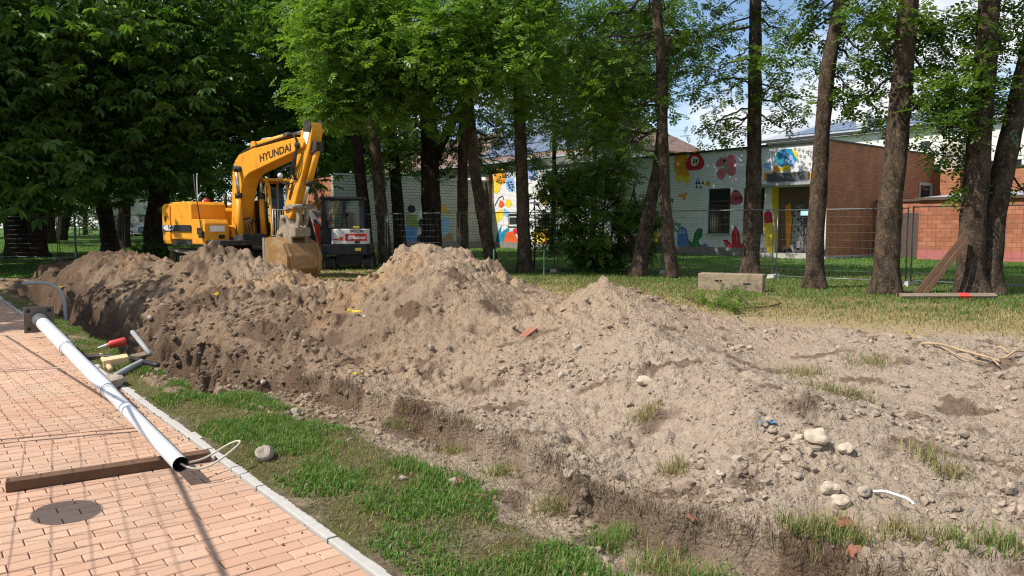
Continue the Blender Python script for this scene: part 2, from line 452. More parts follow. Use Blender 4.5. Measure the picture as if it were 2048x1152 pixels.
barkmat('bark_dark', (0.022, 0.016, 0.013), (0.105, 0.078, 0.06))
def pavermat():
    m, nt, out = newmat('paver')
    oi = node(nt, 'ObjectInfo'); a = node(nt, 'Attribute', attribute_name='Col')
    tc = node(nt, 'TexCoord')
    wn = node(nt, 'Mapping'); 
    add = node(nt, 'VectorMath', operation='ADD'); lk(nt, tc.outputs['Object'], add.inputs[0]); lk(nt, oi.outputs['Location'], add.inputs[1])
    pos = add.outputs[0]
    c = mixc(nt, oi.outputs['Random'], (0.44, 0.26, 0.175), (0.52, 0.325, 0.225))
    c = mixc(nt, 1.0, c, a.outputs['Color'], 'MULTIPLY')
    c = mixc(nt, ramp(nt, noise(nt, 1.3, 6, 0.6, pos), 0.42, 0.75), c, (0.47, 0.33, 0.235))
    c = mixc(nt, ramp(nt, noise(nt, 0.55, 8, 0.65, pos), 0.52, 0.74, (0, 0, 0), (0.75, 0.75, 0.75)), c, (0.30, 0.215, 0.15))
    c = mixc(nt, ramp(nt, noise(nt, 6, 6, 0.7, pos), 0.6, 0.75, (0, 0, 0), (0.5, 0.5, 0.5)), c, (0.27, 0.19, 0.135))
    c = mixc(nt, ramp(nt, noise(nt, 55, 5, 0.7, pos), 0.32, 0.42, (1, 1, 1), (0, 0, 0)), c, (0.34, 0.21, 0.14))
    principled(nt, out, c, 0.9, 0, bump(nt, noise(nt, 180, 4, 0.6, pos), 0.35, 0.003), 0.2)
pavermat()
# ================================================================== the ground, the heaps and the trench
def lawn_z(x, y):
    x = np.asarray(x, float); y = np.asarray(y, float)
    r = np.hypot(x, y)
    return 0.15 + 0.5 * sstep(42, 85, r) * sstep(-8, -20, x) + 0.025 * perlin(x * 0.35, y * 0.35, 3) * sstep(6, 12, r)
# heap surface: crests, saddles and feet of the spoil heaps (photo position, distance)
CTRL = []
def cp(px, py, Y): p = at(px, py, Y); CTRL.append((p.x, p.y, p.z))
def cuv(u, v, z): p = uv2(u, v); CTRL.append((p.x, p.y, z))
for a in ((850, 488, 11.6), (905, 501, 11.9), (800, 512, 11.5), (760, 545, 11.6), (935, 556, 9.9), (990, 565, 11.2), (715, 582, 12.0), (660, 600, 12.4),
          (1222, 568, 9.2), (1170, 584, 9.6), (1262, 596, 9.0), (1100, 612, 10.2), (1312, 643, 7.3), (1265, 662, 7.5), (1360, 690, 7.2), (1050, 640, 9.6),
          (432, 502, 15.6), (385, 520, 15.9), (480, 531, 15.2), (525, 560, 14.8), (572, 577, 14.2), (615, 592, 13.2), (335, 548, 16.6),
          (300, 556, 17.4), (256, 537, 18.4), (214, 521, 19.2), (165, 512, 20.6), (128, 500, 24.5), (85, 532, 22.5), (185, 520, 23.0),
          (1380, 722, 6.1), (1470, 690, 8.2), (1490, 672, 8.6), (1600, 668, 9.0), (1690, 655, 9.3), (1560, 722, 7.7), (1700, 702, 7.5), (1790, 670, 8.4), (1900, 668, 8.4), (2040, 655, 8.8),
          (1600, 765, 6.5), (1750, 765, 6.5), (1900, 760, 6.4), (2040, 760, 6.3), (1450, 782, 5.0), (1550, 822, 4.7), (1640, 866, 4.42), (1780, 905, 4.2), (1900, 940, 4.05), (2045, 960, 4.0), (1900, 840, 5.3), (2040, 840, 5.2),
          (1350, 850, 4.95), (1480, 920, 4.25), (1650, 1000, 3.75), (1850, 1030, 3.6), (2040, 1040, 3.55), (1300, 960, 4.35),
          (700, 690, 9.0), (560, 680, 9.9), (640, 730, 8.2), (820, 720, 8.0), (960, 720, 7.7), (1120, 730, 7.1), (480, 650, 11.2), (1000, 820, 6.0), (860, 800, 6.7), (1180, 860, 5.3)):
    cp(*a)
for u in (-9, -7, -5, -3, -1, 1, 2.2, 3.4, 4.6, 5.8, 7.0): cuv(u, 3.2, 0.22 if u < 6 else 0.14)
for u in (8.2, 9.6, 11, 13, 15, 17, 19, 21, 23.5): cuv(u, 3.05, 0.0)
for u, v in ((27, 3.4), (29, 4.5), (25, 7.5), (22, 7.2), (19, 7.4), (16.5, 8.0), (14, 8.8), (11.5, 9.6), (9, 9.6), (7, 9.7), (5, 10.2), (2.5, 10.8), (0, 11.2), (-3, 11.6), (-6, 12)):
    cuv(u, v, 0.16)
CT = np.array(CTRL)
_D = np.hypot(CT[:, None, 0] - CT[None, :, 0], CT[:, None, 1] - CT[None, :, 1])
_n = len(CT)
_A = np.zeros((_n + 3, _n + 3)); _A[:_n, :_n] = np.sqrt(_D ** 2 + 0.06) - 0.012 * np.eye(_n)
_P = np.stack([np.ones(_n), CT[:, 0], CT[:, 1]], 1); _A[:_n, _n:] = _P; _A[_n:, :_n] = _P.T
_W = np.linalg.solve(_A, np.concatenate([CT[:, 2], np.zeros(3)]))
def heap_macro(x, y):
    out = np.zeros_like(x) + _W[_n] + _W[_n + 1] * x + _W[_n + 2] * y
    for i in range(_n):
        out += _W[i] * np.sqrt((x - CT[i, 0]) ** 2 + (y - CT[i, 1]) ** 2 + 0.06)
    return out
# outer edge of the bare soil (u, v): heaps run along the trench and widen to the right
_eu = np.array([-12, -8, -4, 0, 2.5, 5, 7, 9, 11.5, 14, 16.5, 19, 22, 25, 27, 30])
_ev = np.array([12, 11.6, 11.2, 10.6, 10.0, 9.4, 8.8, 8.5, 8.6, 8.1, 7.4, 6.8, 6.4, 6.2, 5.2, 3.0])
SOD = 3.08
def site(x, y):
    """Height and ground cover of the dig and its lawn: z, soil, dark, green, dry, tan."""
    x = np.asarray(x, float); y = np.asarray(y, float)
    u, v = touv(x, y)
    w1 = fbm(x * 0.9, y * 0.9, 21, 4); w2 = fbm(x * 3.1, y * 3.1, 31, 3)
    lz = lawn_z(x, y)
    verge = 0.02 + 0.03 * sstep(1.75, 2.4, v) + 0.012 * w2
    verge_to_lawn = sstep(3.0, 9.0, v)
    base = verge * (1 - verge_to_lawn) + lz * verge_to_lawn
    edge = np.interp(u, _eu, _ev) + 0.55 * w1 + 0.2 * w2
    sod = SOD + 0.17 * fbm(u * 1.1, u * 0 + 3.3, 77, 4) + 0.05 * w2
    inside = sstep(0.0, 0.9, edge - v) * sstep(0.0, 0.05, v - sod) * sstep(31, 26, u)
    hm = heap_macro(x, y)
    left = sstep(5.5, 9.0, u)
    lump = (0.07 + 0.05 * left) * fbm(x * 1.5, y * 1.5, 5, 3) + (0.07 + 0.11 * left) * np.abs(fbm(x * 3.6, y * 3.6, 6, 3)) - 0.03
    rough = 0.35 + 0.65 * sstep(-0.25, 0.5, fbm(x * 0.55, y * 0.55, 8, 3) + 0.35 * sstep(6, 12, u))
    fine = 0.042 * np.abs(perlin(x * 7.5, y * 7.5, 9)) + 0.036 * np.abs(perlin(x * 15, y * 15, 12)) * (0.4 + sstep(-0.2, 0.4, w1)) + 0.020 * np.abs(perlin(x * 29, y * 29, 10)) - 0.025
    # rills and slumps that run down the heap faces
    rill = 0.045 * np.abs(perlin(u * 2.3 + 0.6 * w1, v * 0.55, 14)) * sstep(5, 9, u)
    gouge = -0.22 * sstep(0.42, 0.75, fbm(x * 1.35 + 4.1, y * 1.35 - 2.2, 41, 3)) * sstep(5.5, 9.0, u) * sstep(0.15, 0.6, hm)
    soft = 1 - 0.75 * sstep(3.9, 3.2, v) * left
    heap = hm + (lump + rill) * rough * soft + fine * (0.5 + rough) + gouge
    z = base + (np.maximum(heap, base - 0.05) - base) * inside
    # the sod step: a strip dug out in front of the cut turf edge
    step = sstep(0.34, 0.12, sod - v) * sstep(0.0, 0.03, sod - v) * sstep(8.5, 7.2, u) * sstep(-3.5, 1.0, u)
    cutm = 0.45 + 0.55 * sstep(-0.3, 0.15, fbm(u * 1.15, u * 0 + 6.1, 78, 3))
    strip = sstep(0.75, 0.25, sod - v) * (v < sod) * sstep(8.5, 7.2, u) * (0.25 + 0.75 * cutm)
    z = z - (0.10 + 0.05 * w2 + 0.04 * np.abs(perlin(x * 6, y * 6, 18))) * strip * sstep(-0.5, 2.0, u)
    # trench along the kerb
    tl = 2.10 + 0.07 * fbm(u * 1.7, u * 0, 51, 3) - 0.05 * sstep(9, 12, u)
    tr = 2.98 + 0.12 * fbm(u * 1.4, u * 0 + 9, 52, 3)
    uend = 7.25 + 0.22 * w2
    tm = sstep(-0.02, 0.14, v - tl) * sstep(0.0, 0.75, tr + 0.5 + 0.25 * w2 - v) * sstep(0.0, 0.14, u - uend) * sstep(24.8, 23.8, u)
    fill = 0.42 * sstep(0.45, 0.0, np.abs(u - 9.0) / 1.1) + 0.10 * w2 + 0.18 * sstep(0.5, 0, np.abs(u - 12.4) / 0.9)
    z = z - tm * (0.78 - fill + 0.06 * w2)
    # dirt thrown over the verge by the trench
    thrown = sstep(0.2, 0.8, fbm(x * 1.1, y * 1.1, 61, 3) + 0.9 * sstep(0.55, 0.0, np.abs(u - 7.9) / 1.7) + 0.8 * sstep(17, 19, u) - 0.15) * sstep(1.72, 1.95, v) * (v < sod + 0.3) * sstep(6.2, 7.0, u)
    z = z + thrown * (1 - tm) * (0.05 + 0.06 * np.abs(fbm(x * 5, y * 5, 62, 3)))
    # ------------- cover
    cut = sstep(0.62 + 0.25 * w2, 0.42 + 0.25 * w2, sod - v) * (v < sod + .1) * sstep(9.0, 7.5, u) * sstep(-4, 0, u)
    soil = np.clip(cut + sstep(-0.04, 0.04, v - tl) * sstep(6.9, 7.3, u) * (v < 4.5) * sstep(27.5, 26.5, u) + sstep(0.02, 0.3, inside) + sstep(0.05, 0.4, tm) + sstep(0.3, 0.6, thrown), 0, 1)
    bare = sstep(-0.05, 0.55, w1 + 0.55 * sstep(2.45, 2.95, v) + 0.35 * sstep(2.0, 1.75, v) - 0.25) * (v < sod)
    face = strip
    green = np.clip((1 - soil) * (1 - 0.95 * np.clip(bare, 0, 1)), 0, 1)
    dark = np.clip(0.85 * sstep(-0.09, 0.0, sod - v) * sstep(0.22, 0.06, sod - v + 0.06 * w2) * sstep(8.5, 7.5, u) * (0.15 + 0.85 * cutm) + 0.55 * sstep(6.2, 4.2, v + 0.8 * w1) * sstep(6.0, 8.5, u) * sstep(2.5, 3.0, v) + 0.8 * tm + 0.6 * thrown + 0.75 * sstep(20, 25, u) * inside
                   + 0.65 * sstep(0.15, 0.6, fbm(x * 0.8, y * 0.8, 71, 4)) * sstep(6.0, 10, u)
                   + 0.8 * sstep(0.3, 0.6, fbm(x * 1.9, y * 1.9, 72, 3)) - 0.25 * gouge, 0, 1)
    tan = np.clip(sstep(0.05, 0.55, fbm(x * 0.6 + 3, y * 0.6, 81, 3)) * sstep(6, 9, u), 0, 1)
    track = sstep(3.4, 0.6, v - edge + 0.9 * w1 + 0.4 * w2) * sstep(0.5, 4.5, u) * sstep(17, 12, u) * (v > 5)
    green = green * (1 - 0.85 * track)
    dry = sstep(8.0, 2.0, v - edge - 1.6 * w1 - 0.5 * w2) * sstep(3.5, 5.0, v)
    return z, soil, dark, green, dry, tan
def gz(x, y): return float(site(np.array([x]), np.array([y]))[0][0])

C_SOIL = np.array((0.345, 0.252, 0.170)); C_GREY = np.array((0.375, 0.295, 0.222)); C_DARK = np.array((0.135, 0.090, 0.060)); C_TAN = np.array((0.42, 0.275, 0.155))
C_GREEN = np.array((0.10, 0.105, 0.035)); C_DRY = np.array((0.31, 0.25, 0.115)); C_BARE = np.array((0.24, 0.185, 0.125))
NA, NR = 760, 700
ang = np.linspace(R(-47), R(47), NA)
rad = 1.9 * (27.0 / 1.9) ** (np.linspace(0, 1, NR))
RR, AA = np.meshgrid(rad, ang, indexing='ij')
X = (RR * np.sin(AA)); Yg = (RR * np.cos(AA))
Z, S, Dk, Gr, Dr, Tn = site(X.ravel(), Yg.ravel())
X = X.ravel(); Yg = Yg.ravel(); Ug, Vg = touv(X, Yg)
grey = sstep(7.5, 3.5, Ug)[:, None]
csoil = C_SOIL * (1 - grey) + C_GREY * grey
csoil = csoil * (1 - Tn[:, None]) + C_TAN * Tn[:, None]
csoil = csoil * (1 - Dk[:, None]) + C_DARK * Dk[:, None]
cgrass = C_GREEN * (1 - Dr[:, None]) + C_DRY * Dr[:, None]
patch = sstep(0.1, 0.7, fbm(X * 0.45, Yg * 0.45, 91, 4))[:, None] * sstep(4, 0, np.abs(Vg - 10.5))[:, None]
cgrass = cgrass * (1 - 0.7 * patch) + np.array((0.40, 0.31, 0.19)) * 0.7 * patch
blot = sstep(-0.5, 0.6, fbm(X * 6, Yg * 6, 93, 4))[:, None]
cbare = np.where(Vg[:, None] > 4.5, np.array((0.40, 0.295, 0.185)), C_BARE * (0.65 + 0.6 * blot))
cgrass = cgrass * (0.7 + 0.55 * blot) + np.array((0.05, 0.03, 0.015)) * (1 - blot)
cg = cgrass * Gr[:, None] + cbare * (1 - Gr[:, None])
Cc = csoil * S[:, None] + cg * (1 - S[:, None])
idx = np.arange(NA * NR).reshape(NR, NA)
Fq = np.stack([idx[:-1, :-1], idx[:-1, 1:], idx[1:, 1:], idx[1:, :-1]], -1).reshape(-1, 4)
Sf = S[Fq].mean(1); Vf = Vg[Fq].mean(1)
P3 = np.stack([X, Yg, Z], 1)
def sub(name, mask, mat, label):
    F = Fq[mask]; used = np.zeros(len(P3), bool); used[F.ravel()] = True
    re = np.cumsum(used) - 1
    o = G().add(P3[used], re[F], Cc[used]).build(name, mat, None, True)
    return tag(o, label, None, None, 'structure')
keep = (Vf > 1.66) | (Ug[Fq].mean(1) > 22.2)
sub('spoil_heaps', keep & (Sf > 0.5), 'soil', 'long ridge of heaped sandy soil beside the open trench')
sub('grass_verge', keep & (Sf <= 0.5) & (Vf < 4.5), 'lawn', 'narrow grass verge between the kerb and the dug soil')
sub('lawn', keep & (Sf <= 0.5) & (Vf >= 4.5), 'lawn', 'lawn with dried grass behind the soil heaps')
# the park beyond, out to the horizon
def far_ground():
    rr = np.concatenate([np.linspace(26.6, 60, 50), np.geomspace(63, 2500, 40)])
    aa = np.linspace(-math.pi, math.pi, 361)
    A, B = np.meshgrid(rr, aa, indexing='ij'); x = (A * np.sin(B)).ravel(); y = (A * np.cos(B)).ravel()
    z = lawn_z(x, y) - 0.012 - 0.03 * sstep(28.5, 26.6, np.hypot(x, y))
    k = sstep(0.0, 0.5, fbm(x * 0.25, y * 0.25, 92, 4))[:, None]
    c = np.array((0.06, 0.125, 0.02)) * (1 - k) + np.array((0.105, 0.16, 0.03)) * k
    i = np.arange(x.size).reshape(A.shape)
    F = np.stack([i[:-1, :-1], i[:-1, 1:], i[1:, 1:], i[1:, :-1]], -1).reshape(-1, 4)
    tag(G().add(np.stack([x, y, z], 1), F, c).build('park_lawn', 'lawn', None, True), 'green park lawn stretching back under the trees', None, None, 'structure')
    # ground to both sides and behind the camera
    aa = np.concatenate([np.linspace(R(47), R(313), 200)]); rr = np.linspace(0.0, 27.4, 60)
    A, B = np.meshgrid(rr, aa, indexing='ij'); x = (A * np.sin(B)).ravel(); y = (A * np.cos(B)).ravel()
    u, v = touv(x, y)
    z = -0.06 + 0.19 * sstep(1.7, 6.0, v) + 0.0 * u
    z = np.where(np.hypot(x, y) > 26.9, z - 0.1, z)
    i = np.arange(x.size).reshape(A.shape)
    F = np.stack([i[:-1, :-1], i[:-1, 1:], i[1:, 1:], i[1:, :-1]], -1).reshape(-1, 4)
    tag(G().add(np.stack([x, y, z], 1), F, np.array((0.10, 0.13, 0.035))).build('ground', 'lawn', None, True), 'grass on both sides of the footpath', None, None, 'structure')
far_ground()

# ------------------------------------------------------------------ footpath of clinker pavers and its kerb
PATH_V0, PATH_V1, U0, U1 = -2.4, 1.6, -3.0, 22.3
g = G()
c4 = [uv2(U0, PATH_V0, -0.012), uv2(U0, PATH_V1 + 0.005, -0.012), uv2(U1, PATH_V1 + 0.005, -0.012), uv2(U1, PATH_V0, -0.012)]
g.add([tuple(p) for p in c4], [(0, 1, 2, 3)])
path = tag(g.build('footpath', 'joint_sand'), 'footpath of orange clay pavers laid in running bond', None, None, 'structure')
def paver_geo(gx, half, c, w=0.194, d=0.094, h=0.05, b=0.004):
    w = 0.097 if half else w
    def ring(iw, z): return [(-w / 2 + iw, -d / 2 + iw, z), (w / 2 - iw, -d / 2 + iw, z), (w / 2 - iw, d / 2 - iw, z), (-w / 2 + iw, d / 2 - iw, z)]
    v = np.array(ring(0, -h) + ring(0, -b) + ring(b, 0))
    f = [(8, 9, 10, 11)]
    for k in (0, 4):
        f += [(k + i, k + (i + 1) % 4, k + 4 + (i + 1) % 4, k + 4 + i) for i in range(4)]
    return v, f
v0, f0 = paver_geo(None, False, None); v1, f1 = paver_geo(None, True, None)
me_full = G().add(v0, f0, (1, 1, 1)).mesh('paver', ['paver'])
rotp = math.atan2(-UX, UY)                     # local x runs across the path
slots = []
row = 0
u = U0 + 0.05
while u < 22.2:
    off = 0.0 if row % 2 == 0 else 0.1
    v = PATH_V1 - 0.1 - off
    while v > PATH_V0 + 0.1:
        slots.append((u, v)); v -= 0.2
    u += 0.1; row += 1
def inframe(p, mg=0.02):
    if p.y < 0.5: return False
    yc = p.y * _cp - (p.z - CAMZ) * _sp
    px = p.x / yc; py = (p.y * _sp + (p.z - CAMZ) * _cp) / yc
    return abs(px) < 0.683 + mg and abs(py) < 0.384 + mg
near = sorted([s for s in slots if inframe(uv2(s[0], s[1]))], key=lambda s: uv2(*s).length)[:300]
nearset = set(near)
for (u, v) in near:
    o = bpy.data.objects.new('paver', me_full); col.objects.link(o); o.parent = path
    o.location = uv2(u, v, random.uniform(-0.002, 0.002)); o.rotation_euler = (random.uniform(-.012, .012), random.uniform(-.012, .012), rotp + random.uniform(-.008, .008))
g = G()
for s in slots:
    if s in nearset: continue
    Mx = Matrix.Translation(uv2(s[0], s[1], random.uniform(-0.002, 0.002))) @ Matrix.Rotation(rotp + random.uniform(-.008, .008), 4, 'Z') @ Matrix.Rotation(random.uniform(-.012, .012), 4, 'X')
    k = random.uniform(0.84, 1.16)
    g.add(xf(Mx, v0), f0, (k, k * random.uniform(.96, 1.04), k * random.uniform(.94, 1.06)))
for r_ in range(row):                          # half pavers that close every other row at the kerb
    if r_ % 2 == 1:
        g.add(xf(Matrix.Translation(uv2(U0 + 0.05 + r_ * 0.1, PATH_V1 - 0.05)) @ Matrix.Rotation(rotp, 4, 'Z'), v1), f1, np.full(3, random.uniform(.85, 1.15)))
tag(g.build('pavers', 'paver', path), None, None, None, 'stuff')
kerb = tag(empty('kerb', uv2(0, 1.65)), 'flush grey concrete edging between the pavers and the verge', None, None, 'structure')
g = G(); g.box((-0.5, -0.038, -0.2), (0.49, 0.042, 0.012))
k0 = g.build('kerb_stone', 'kerb', kerb, bevel=0.006)
ku = math.atan2(UY, UX)
for i in range(26):
    o = k0 if i == 0 else k0.copy()
    if i: col.objects.link(o)
    o.location = uv2(-3 + i * 1.0, random.uniform(-0.004, 0.004), random.uniform(-0.004, 0.004)); o.rotation_euler = (random.uniform(-.015, .015), random.uniform(-.006, .006), ku + random.uniform(-.006, .006))

# ------------------------------------------------------------------ grass, clods, roots
def blades(name, xs, ys, h, w, cols, lean=0.55, zoff=-0.005, segs=2, label=None, zz=None, mat='grass'):
    n = len(xs)
    z = site(xs, ys)[0] + zoff if zz is None else zz
    a = rng.uniform(0, 2 * math.pi, n); l = rng.uniform(0.1, 1.0, n) * lean * h
    dx, dy = np.cos(a), np.sin(a); sx, sy = -dy * w * 0.5, dx * w * 0.5
    P = np.stack([xs, ys, z], 1); Sd = np.stack([sx, sy, 0 * sx], 1)
    mid = P + np.stack([dx * l * 0.35, dy * l * 0.35, h * 0.6], 1)
    tip = P + np.stack([dx * l, dy * l, h * np.sqrt(np.clip(1 - (l / h * 0.7) ** 2, 0.1, 1))], 1)
    V = np.stack([P - Sd, P + Sd, mid + Sd * 0.75, mid - Sd * 0.75, tip], 1).reshape(-1, 3)
    b = np.arange(n)[:, None] * 5
    g = G(); g.add(V, np.concatenate([b, b + 1, b + 2, b + 3], 1), np.repeat(cols, 5, 0))
    g.f[3] = [np.concatenate([b + 3, b + 2, b + 4], 1)]; g.m[3] = [np.zeros(n)]
    return tag(g.build(name, mat), label, 'grass', None, 'stuff')
def gcol(n, dry):
    k = rng.uniform(0, 1, (n, 1))
    green = np.array((0.055, 0.145, 0.016)) * (1 - k) + np.array((0.14, 0.235, 0.04)) * k
    straw = np.array((0.32, 0.26, 0.12)) * (0.55 + 0.6 * k)
    d = (rng.uniform(0, 1, n) < dry)[:, None]
    return np.where(d, straw, green)
# verge
n = 230000
uu = rng.uniform(0.8, 24, n) ** 1.0; vv = rng.uniform(1.70, 3.1, n)
keepu = rng.uniform(0, 1, n) < np.clip(7.0 / np.maximum(uu, 2), 0.12, 1.2)
uu, vv = uu[keepu], vv[keepu]
xs = UX * uu + UY * vv; ys = UY * uu - UX * vv
zz_, s_, d_, g_, dr_, t_ = site(xs, ys)
lush = sstep(0.0, 0.6, 1.2 * fbm(xs * 1.5, ys * 1.5, 95, 4) + 0.55 - 0.9 * sstep(2.5, 2.95, vv) - 0.4 * sstep(1.9, 1.72, vv) + 0.1 * sstep(3.6, 2.2, uu))
dens = np.clip((1 - s_) * (0.42 + 0.58 * lush) * (0.35 + 0.65 * g_), 0, 1)
k = rng.uniform(0, 1, len(xs)) < dens
xs, ys, lush = xs[k], ys[k], lush[k]
blades('verge_grass', xs, ys, rng.uniform(0.02, 0.055, len(xs)) * (0.45 + 0.75 * lush), rng.uniform(0.004, 0.008, len(xs)), gcol(len(xs), 0.80 - 0.70 * lush), 1.1,
       label='short green and straw grass growing on the verge by the kerb')
# dead blades trodden flat over the verge and the dug strip
n = 16000
uu = 1.2 + 13 * rng.uniform(0, 1, n) ** 1.5; vv = rng.uniform(1.70, 3.25, n)
blades('dead_grass', UX * uu + UY * vv, UY * uu - UX * vv, rng.uniform(0.012, 0.035, n), rng.uniform(0.003, 0.006, n), np.array((0.26, 0.20, 0.11)) * rng.uniform(0.35, 1.25, (n, 1)), 2.6, zoff=0.002, label='dead straw blades trodden flat over the verge')
# clover and plantain leaves among the blades
n = 26000
uu = rng.uniform(1.2, 14, n); vv = rng.uniform(1.72, 2.9, n)
xs = UX * uu + UY * vv; ys = UY * uu - UX * vv
_q = site(xs, ys); lush = sstep(0.1, 0.6, 1.2 * fbm(xs * 1.5, ys * 1.5, 95, 4) + 0.45 - 0.9 * sstep(2.5, 2.95, vv)) * sstep(-0.1, 0.3, fbm(xs * 2.3, ys * 2.3, 97, 2))
k = rng.uniform(0, 1, n) < lush * (1 - _q[1]) * np.clip(5 / uu, .15, 1)
xs, ys = xs[k], ys[k]
blades('verge_weeds', xs, ys, rng.uniform(0.02, 0.045, len(xs)), rng.uniform(0.012, 0.024, len(xs)), gcol(len(xs), np.full(len(xs), 0.03)), 2.0, label='broad weed leaves among the verge grass')
# lawn behind the heaps, thinner with distance
n = 150000
aa = rng.uniform(R(-38), R(38), n); rr = 7.5 * (27 / 7.5) ** rng.uniform(0, 1, n)
xs, ys = rr * np.sin(aa), rr * np.cos(aa)
uu, vv = touv(xs, ys)
zz_, s_, d_, g_, dr_, t_ = site(xs, ys)
k = (vv > 5.5) & (s_ < 0.25) & (rng.uniform(0, 1, n) < (0.30 + 0.70 * g_ - 0.30 * dr_) * (0.15 + 0.85 * g_))
xs, ys, dr_, rr = xs[k], ys[k], dr_[k], rr[k]
blades('lawn_grass', xs, ys, rng.uniform(0.03, 0.085, len(xs)), 0.0012 * rr * rng.uniform(0.5, 1.0, len(xs)), gcol(len(xs), 0.15 + 0.80 * dr_), 1.0,
       label='yellowing lawn grass behind the heaps and around the trunks')
# uncut grass far back
n = 42000
aa = rng.uniform(R(-36), R(36), n); rr = rng.uniform(27, 62, n)
xs, ys = rr * np.sin(aa), rr * np.cos(aa)
blades('park_grass', xs, ys, rng.uniform(0.04, 0.10, n), 0.0013 * rr * rng.uniform(0.5, 1, n), gcol(n, np.full(n, 0.06)), 0.7, zz=lawn_z(xs, ys) - 0.02,
       label='green park grass under the trees in the distance')
# tufts on the heaps, along the cut turf edge and in the lower right corner
tx, ty, tdry = [], [], []
def tuft(px, py, Y, r, n, dry):
    p = at(px, py, Y)
    q = rng.normal(0, 1, (n, 2)) * r
    tx.append(p.x + q[:, 0]); ty.append(p.y + q[:, 1]); tdry.append(np.full(n, dry))
for a in ((1640, 1100, 3.35, .07, 330, .6), (1700, 1125, 3.25, .05, 180, .55), (1590, 1085, 3.4, .05, 150, .7), (1900, 1145, 3.2, .06, 200, .5), (2010, 1120, 3.3, .07, 260, .55), (1800, 1100, 3.3, .06, 200, .97), (1440, 1135, 3.25, .06, 250, .2),
          (1230, 1030, 3.9, .06, 260, .4), (1320, 1085, 3.5, .08, 350, .6), (1380, 1120, 3.3, .07, 300, .6), (1210, 1060, 3.75, .05, 200, .3), (1850, 950, 4.2, .06, 120, .9), (1900, 985, 4.0, .05, 120, .9),
          (1660, 825, 5.6, .10, 220, .85), (1720, 830, 5.5, .07, 140, .9), (1290, 860, 5.2, .06, 200, .9), (1345, 970, 4.4, .05, 160, .95), (1610, 735, 6.9, .12, 300, .9), (1740, 720, 7.1, .12, 300, .92),
          (1000, 945, 4.8, .06, 160, .7), (900, 890, 5.4, .07, 180, .8), (800, 845, 6.1, .07, 180, .8), (1100, 1000, 4.25, .06, 180, .7), (330, 700, 9.0, .12, 500, .1), (345, 730, 8.4, .10, 300, .15)):
    tuft(*a)
xs, ys, dd = np.concatenate(tx), np.concatenate(ty), np.concatenate(tdry)
blades('turf_tufts', xs, ys, rng.uniform(0.04, 0.13, len(xs)), rng.uniform(0.003, 0.006, len(xs)), gcol(len(xs), dd), 1.3, label='loose tufts of torn turf lying on the heaps')
# roots and fibres hanging from the cut turf edge
n = 4200
uu = rng.uniform(1.0, 7.6, n); vv = SOD + 0.17 * fbm(uu * 1.1, uu * 0 + 3.3, 77, 4) + rng.normal(0, 0.035, n)
clump = fbm(uu * 3.1, uu * 0 + 1, 96, 3) * 0.6 + fbm(uu * 1.15, uu * 0 + 6.1, 78, 3) + rng.normal(0, 0.12, n) > -0.35
uu, vv = uu[clump], vv[clump]
xs = UX * uu + UY * vv; ys = UY * uu - UX * vv
zt = site(UX * uu + UY * (vv + 0.1), UY * uu - UX * (vv + 0.1))[0]
ln = rng.uniform(0.02, 0.085, len(xs)) * (0.6 + 0.9 * rng.uniform(0, 1, len(xs)) ** 2)
k = rng.uniform(0, 1, (len(xs), 1))
blades('hanging_roots', xs, ys, -ln, rng.uniform(0.0015, 0.0045, len(xs)), np.array((0.10, 0.07, 0.045)) * (1 - k) + np.array((0.24, 0.18, 0.11)) * k ** 2, 1.1, zz=zt + rng.uniform(-0.05, 0.03, len(xs)),
       label='dark roots hanging from the cut turf edge', mat='clod')
# clods and gravel
def rock_proto(seed, sub=1):
    bm = bmesh.new(); bmesh.ops.create_icosphere(bm, subdivisions=sub, radius=1)
    r = np.random.default_rng(seed)
    for v in bm.verts: v.co *= r.uniform(0.72, 1.22)
    V = np.array([tuple(v.co) for v in bm.verts]); F = np.array([[v.index for v in f.verts] for f in bm.faces]); bm.free()
    return V, F
def chip_proto(seed):
    r = np.random.default_rng(seed)
    V = np.array([(1, 0, 0), (-1, 0, 0), (0, 1, 0), (0, -1, 0), (0, 0, 1), (0, 0, -1)], float) * r.uniform(.6, 1.25, (6, 1)) + r.normal(0, .16, (6, 3))
    return V, np.array([(0, 2, 4), (2, 1, 4), (1, 3, 4), (3, 0, 4), (2, 0, 5), (1, 2, 5), (3, 1, 5), (0, 3, 5)])
PRO = [chip_proto(i) for i in range(4)] + [rock_proto(i) for i in range(4)]
def scatter_clods(name, xs, ys, sizes, cols, label, sink=0.42):
    z = site(xs, ys)[0]; g = G()
    n = len(xs); which = np.where(sizes > 0.022, rng.integers(4, 8, n), rng.integers(0, 4, n))
    a = rng.uniform(0, 6.28, n); st = rng.uniform(0.65, 1.3, (n, 3)) * sizes[:, None]; st[:, 2] *= 0.8
    for k in range(8):
        i = np.where(which == k)[0]
        if not len(i): continue
        V, F = PRO[k]
        W = V[None] * st[i][:, None]
        ca, sa = np.cos(a[i])[:, None], np.sin(a[i])[:, None]
        tl = rng.uniform(-.6, .6, (len(i), 1))
        W = np.stack([W[..., 0], W[..., 1] * np.cos(tl) - W[..., 2] * np.sin(tl), W[..., 1] * np.sin(tl) + W[..., 2] * np.cos(tl)], -1)
        W = np.stack([W[..., 0] * ca - W[..., 1] * sa, W[..., 0] * sa + W[..., 1] * ca, W[..., 2]], -1)
        W += np.stack([xs[i], ys[i], z[i] + sizes[i] * (0.6 - sink)], 1)[:, None]
        Fk = (F[None] + (np.arange(len(i)) * len(V))[:, None, None]).reshape(-1, 3)
        g.add(W.reshape(-1, 3), Fk, np.repeat(cols[i], len(V), 0))
    return tag(g.build(name, 'clod'), label, 'clods', None, 'stuff')
n = 135000
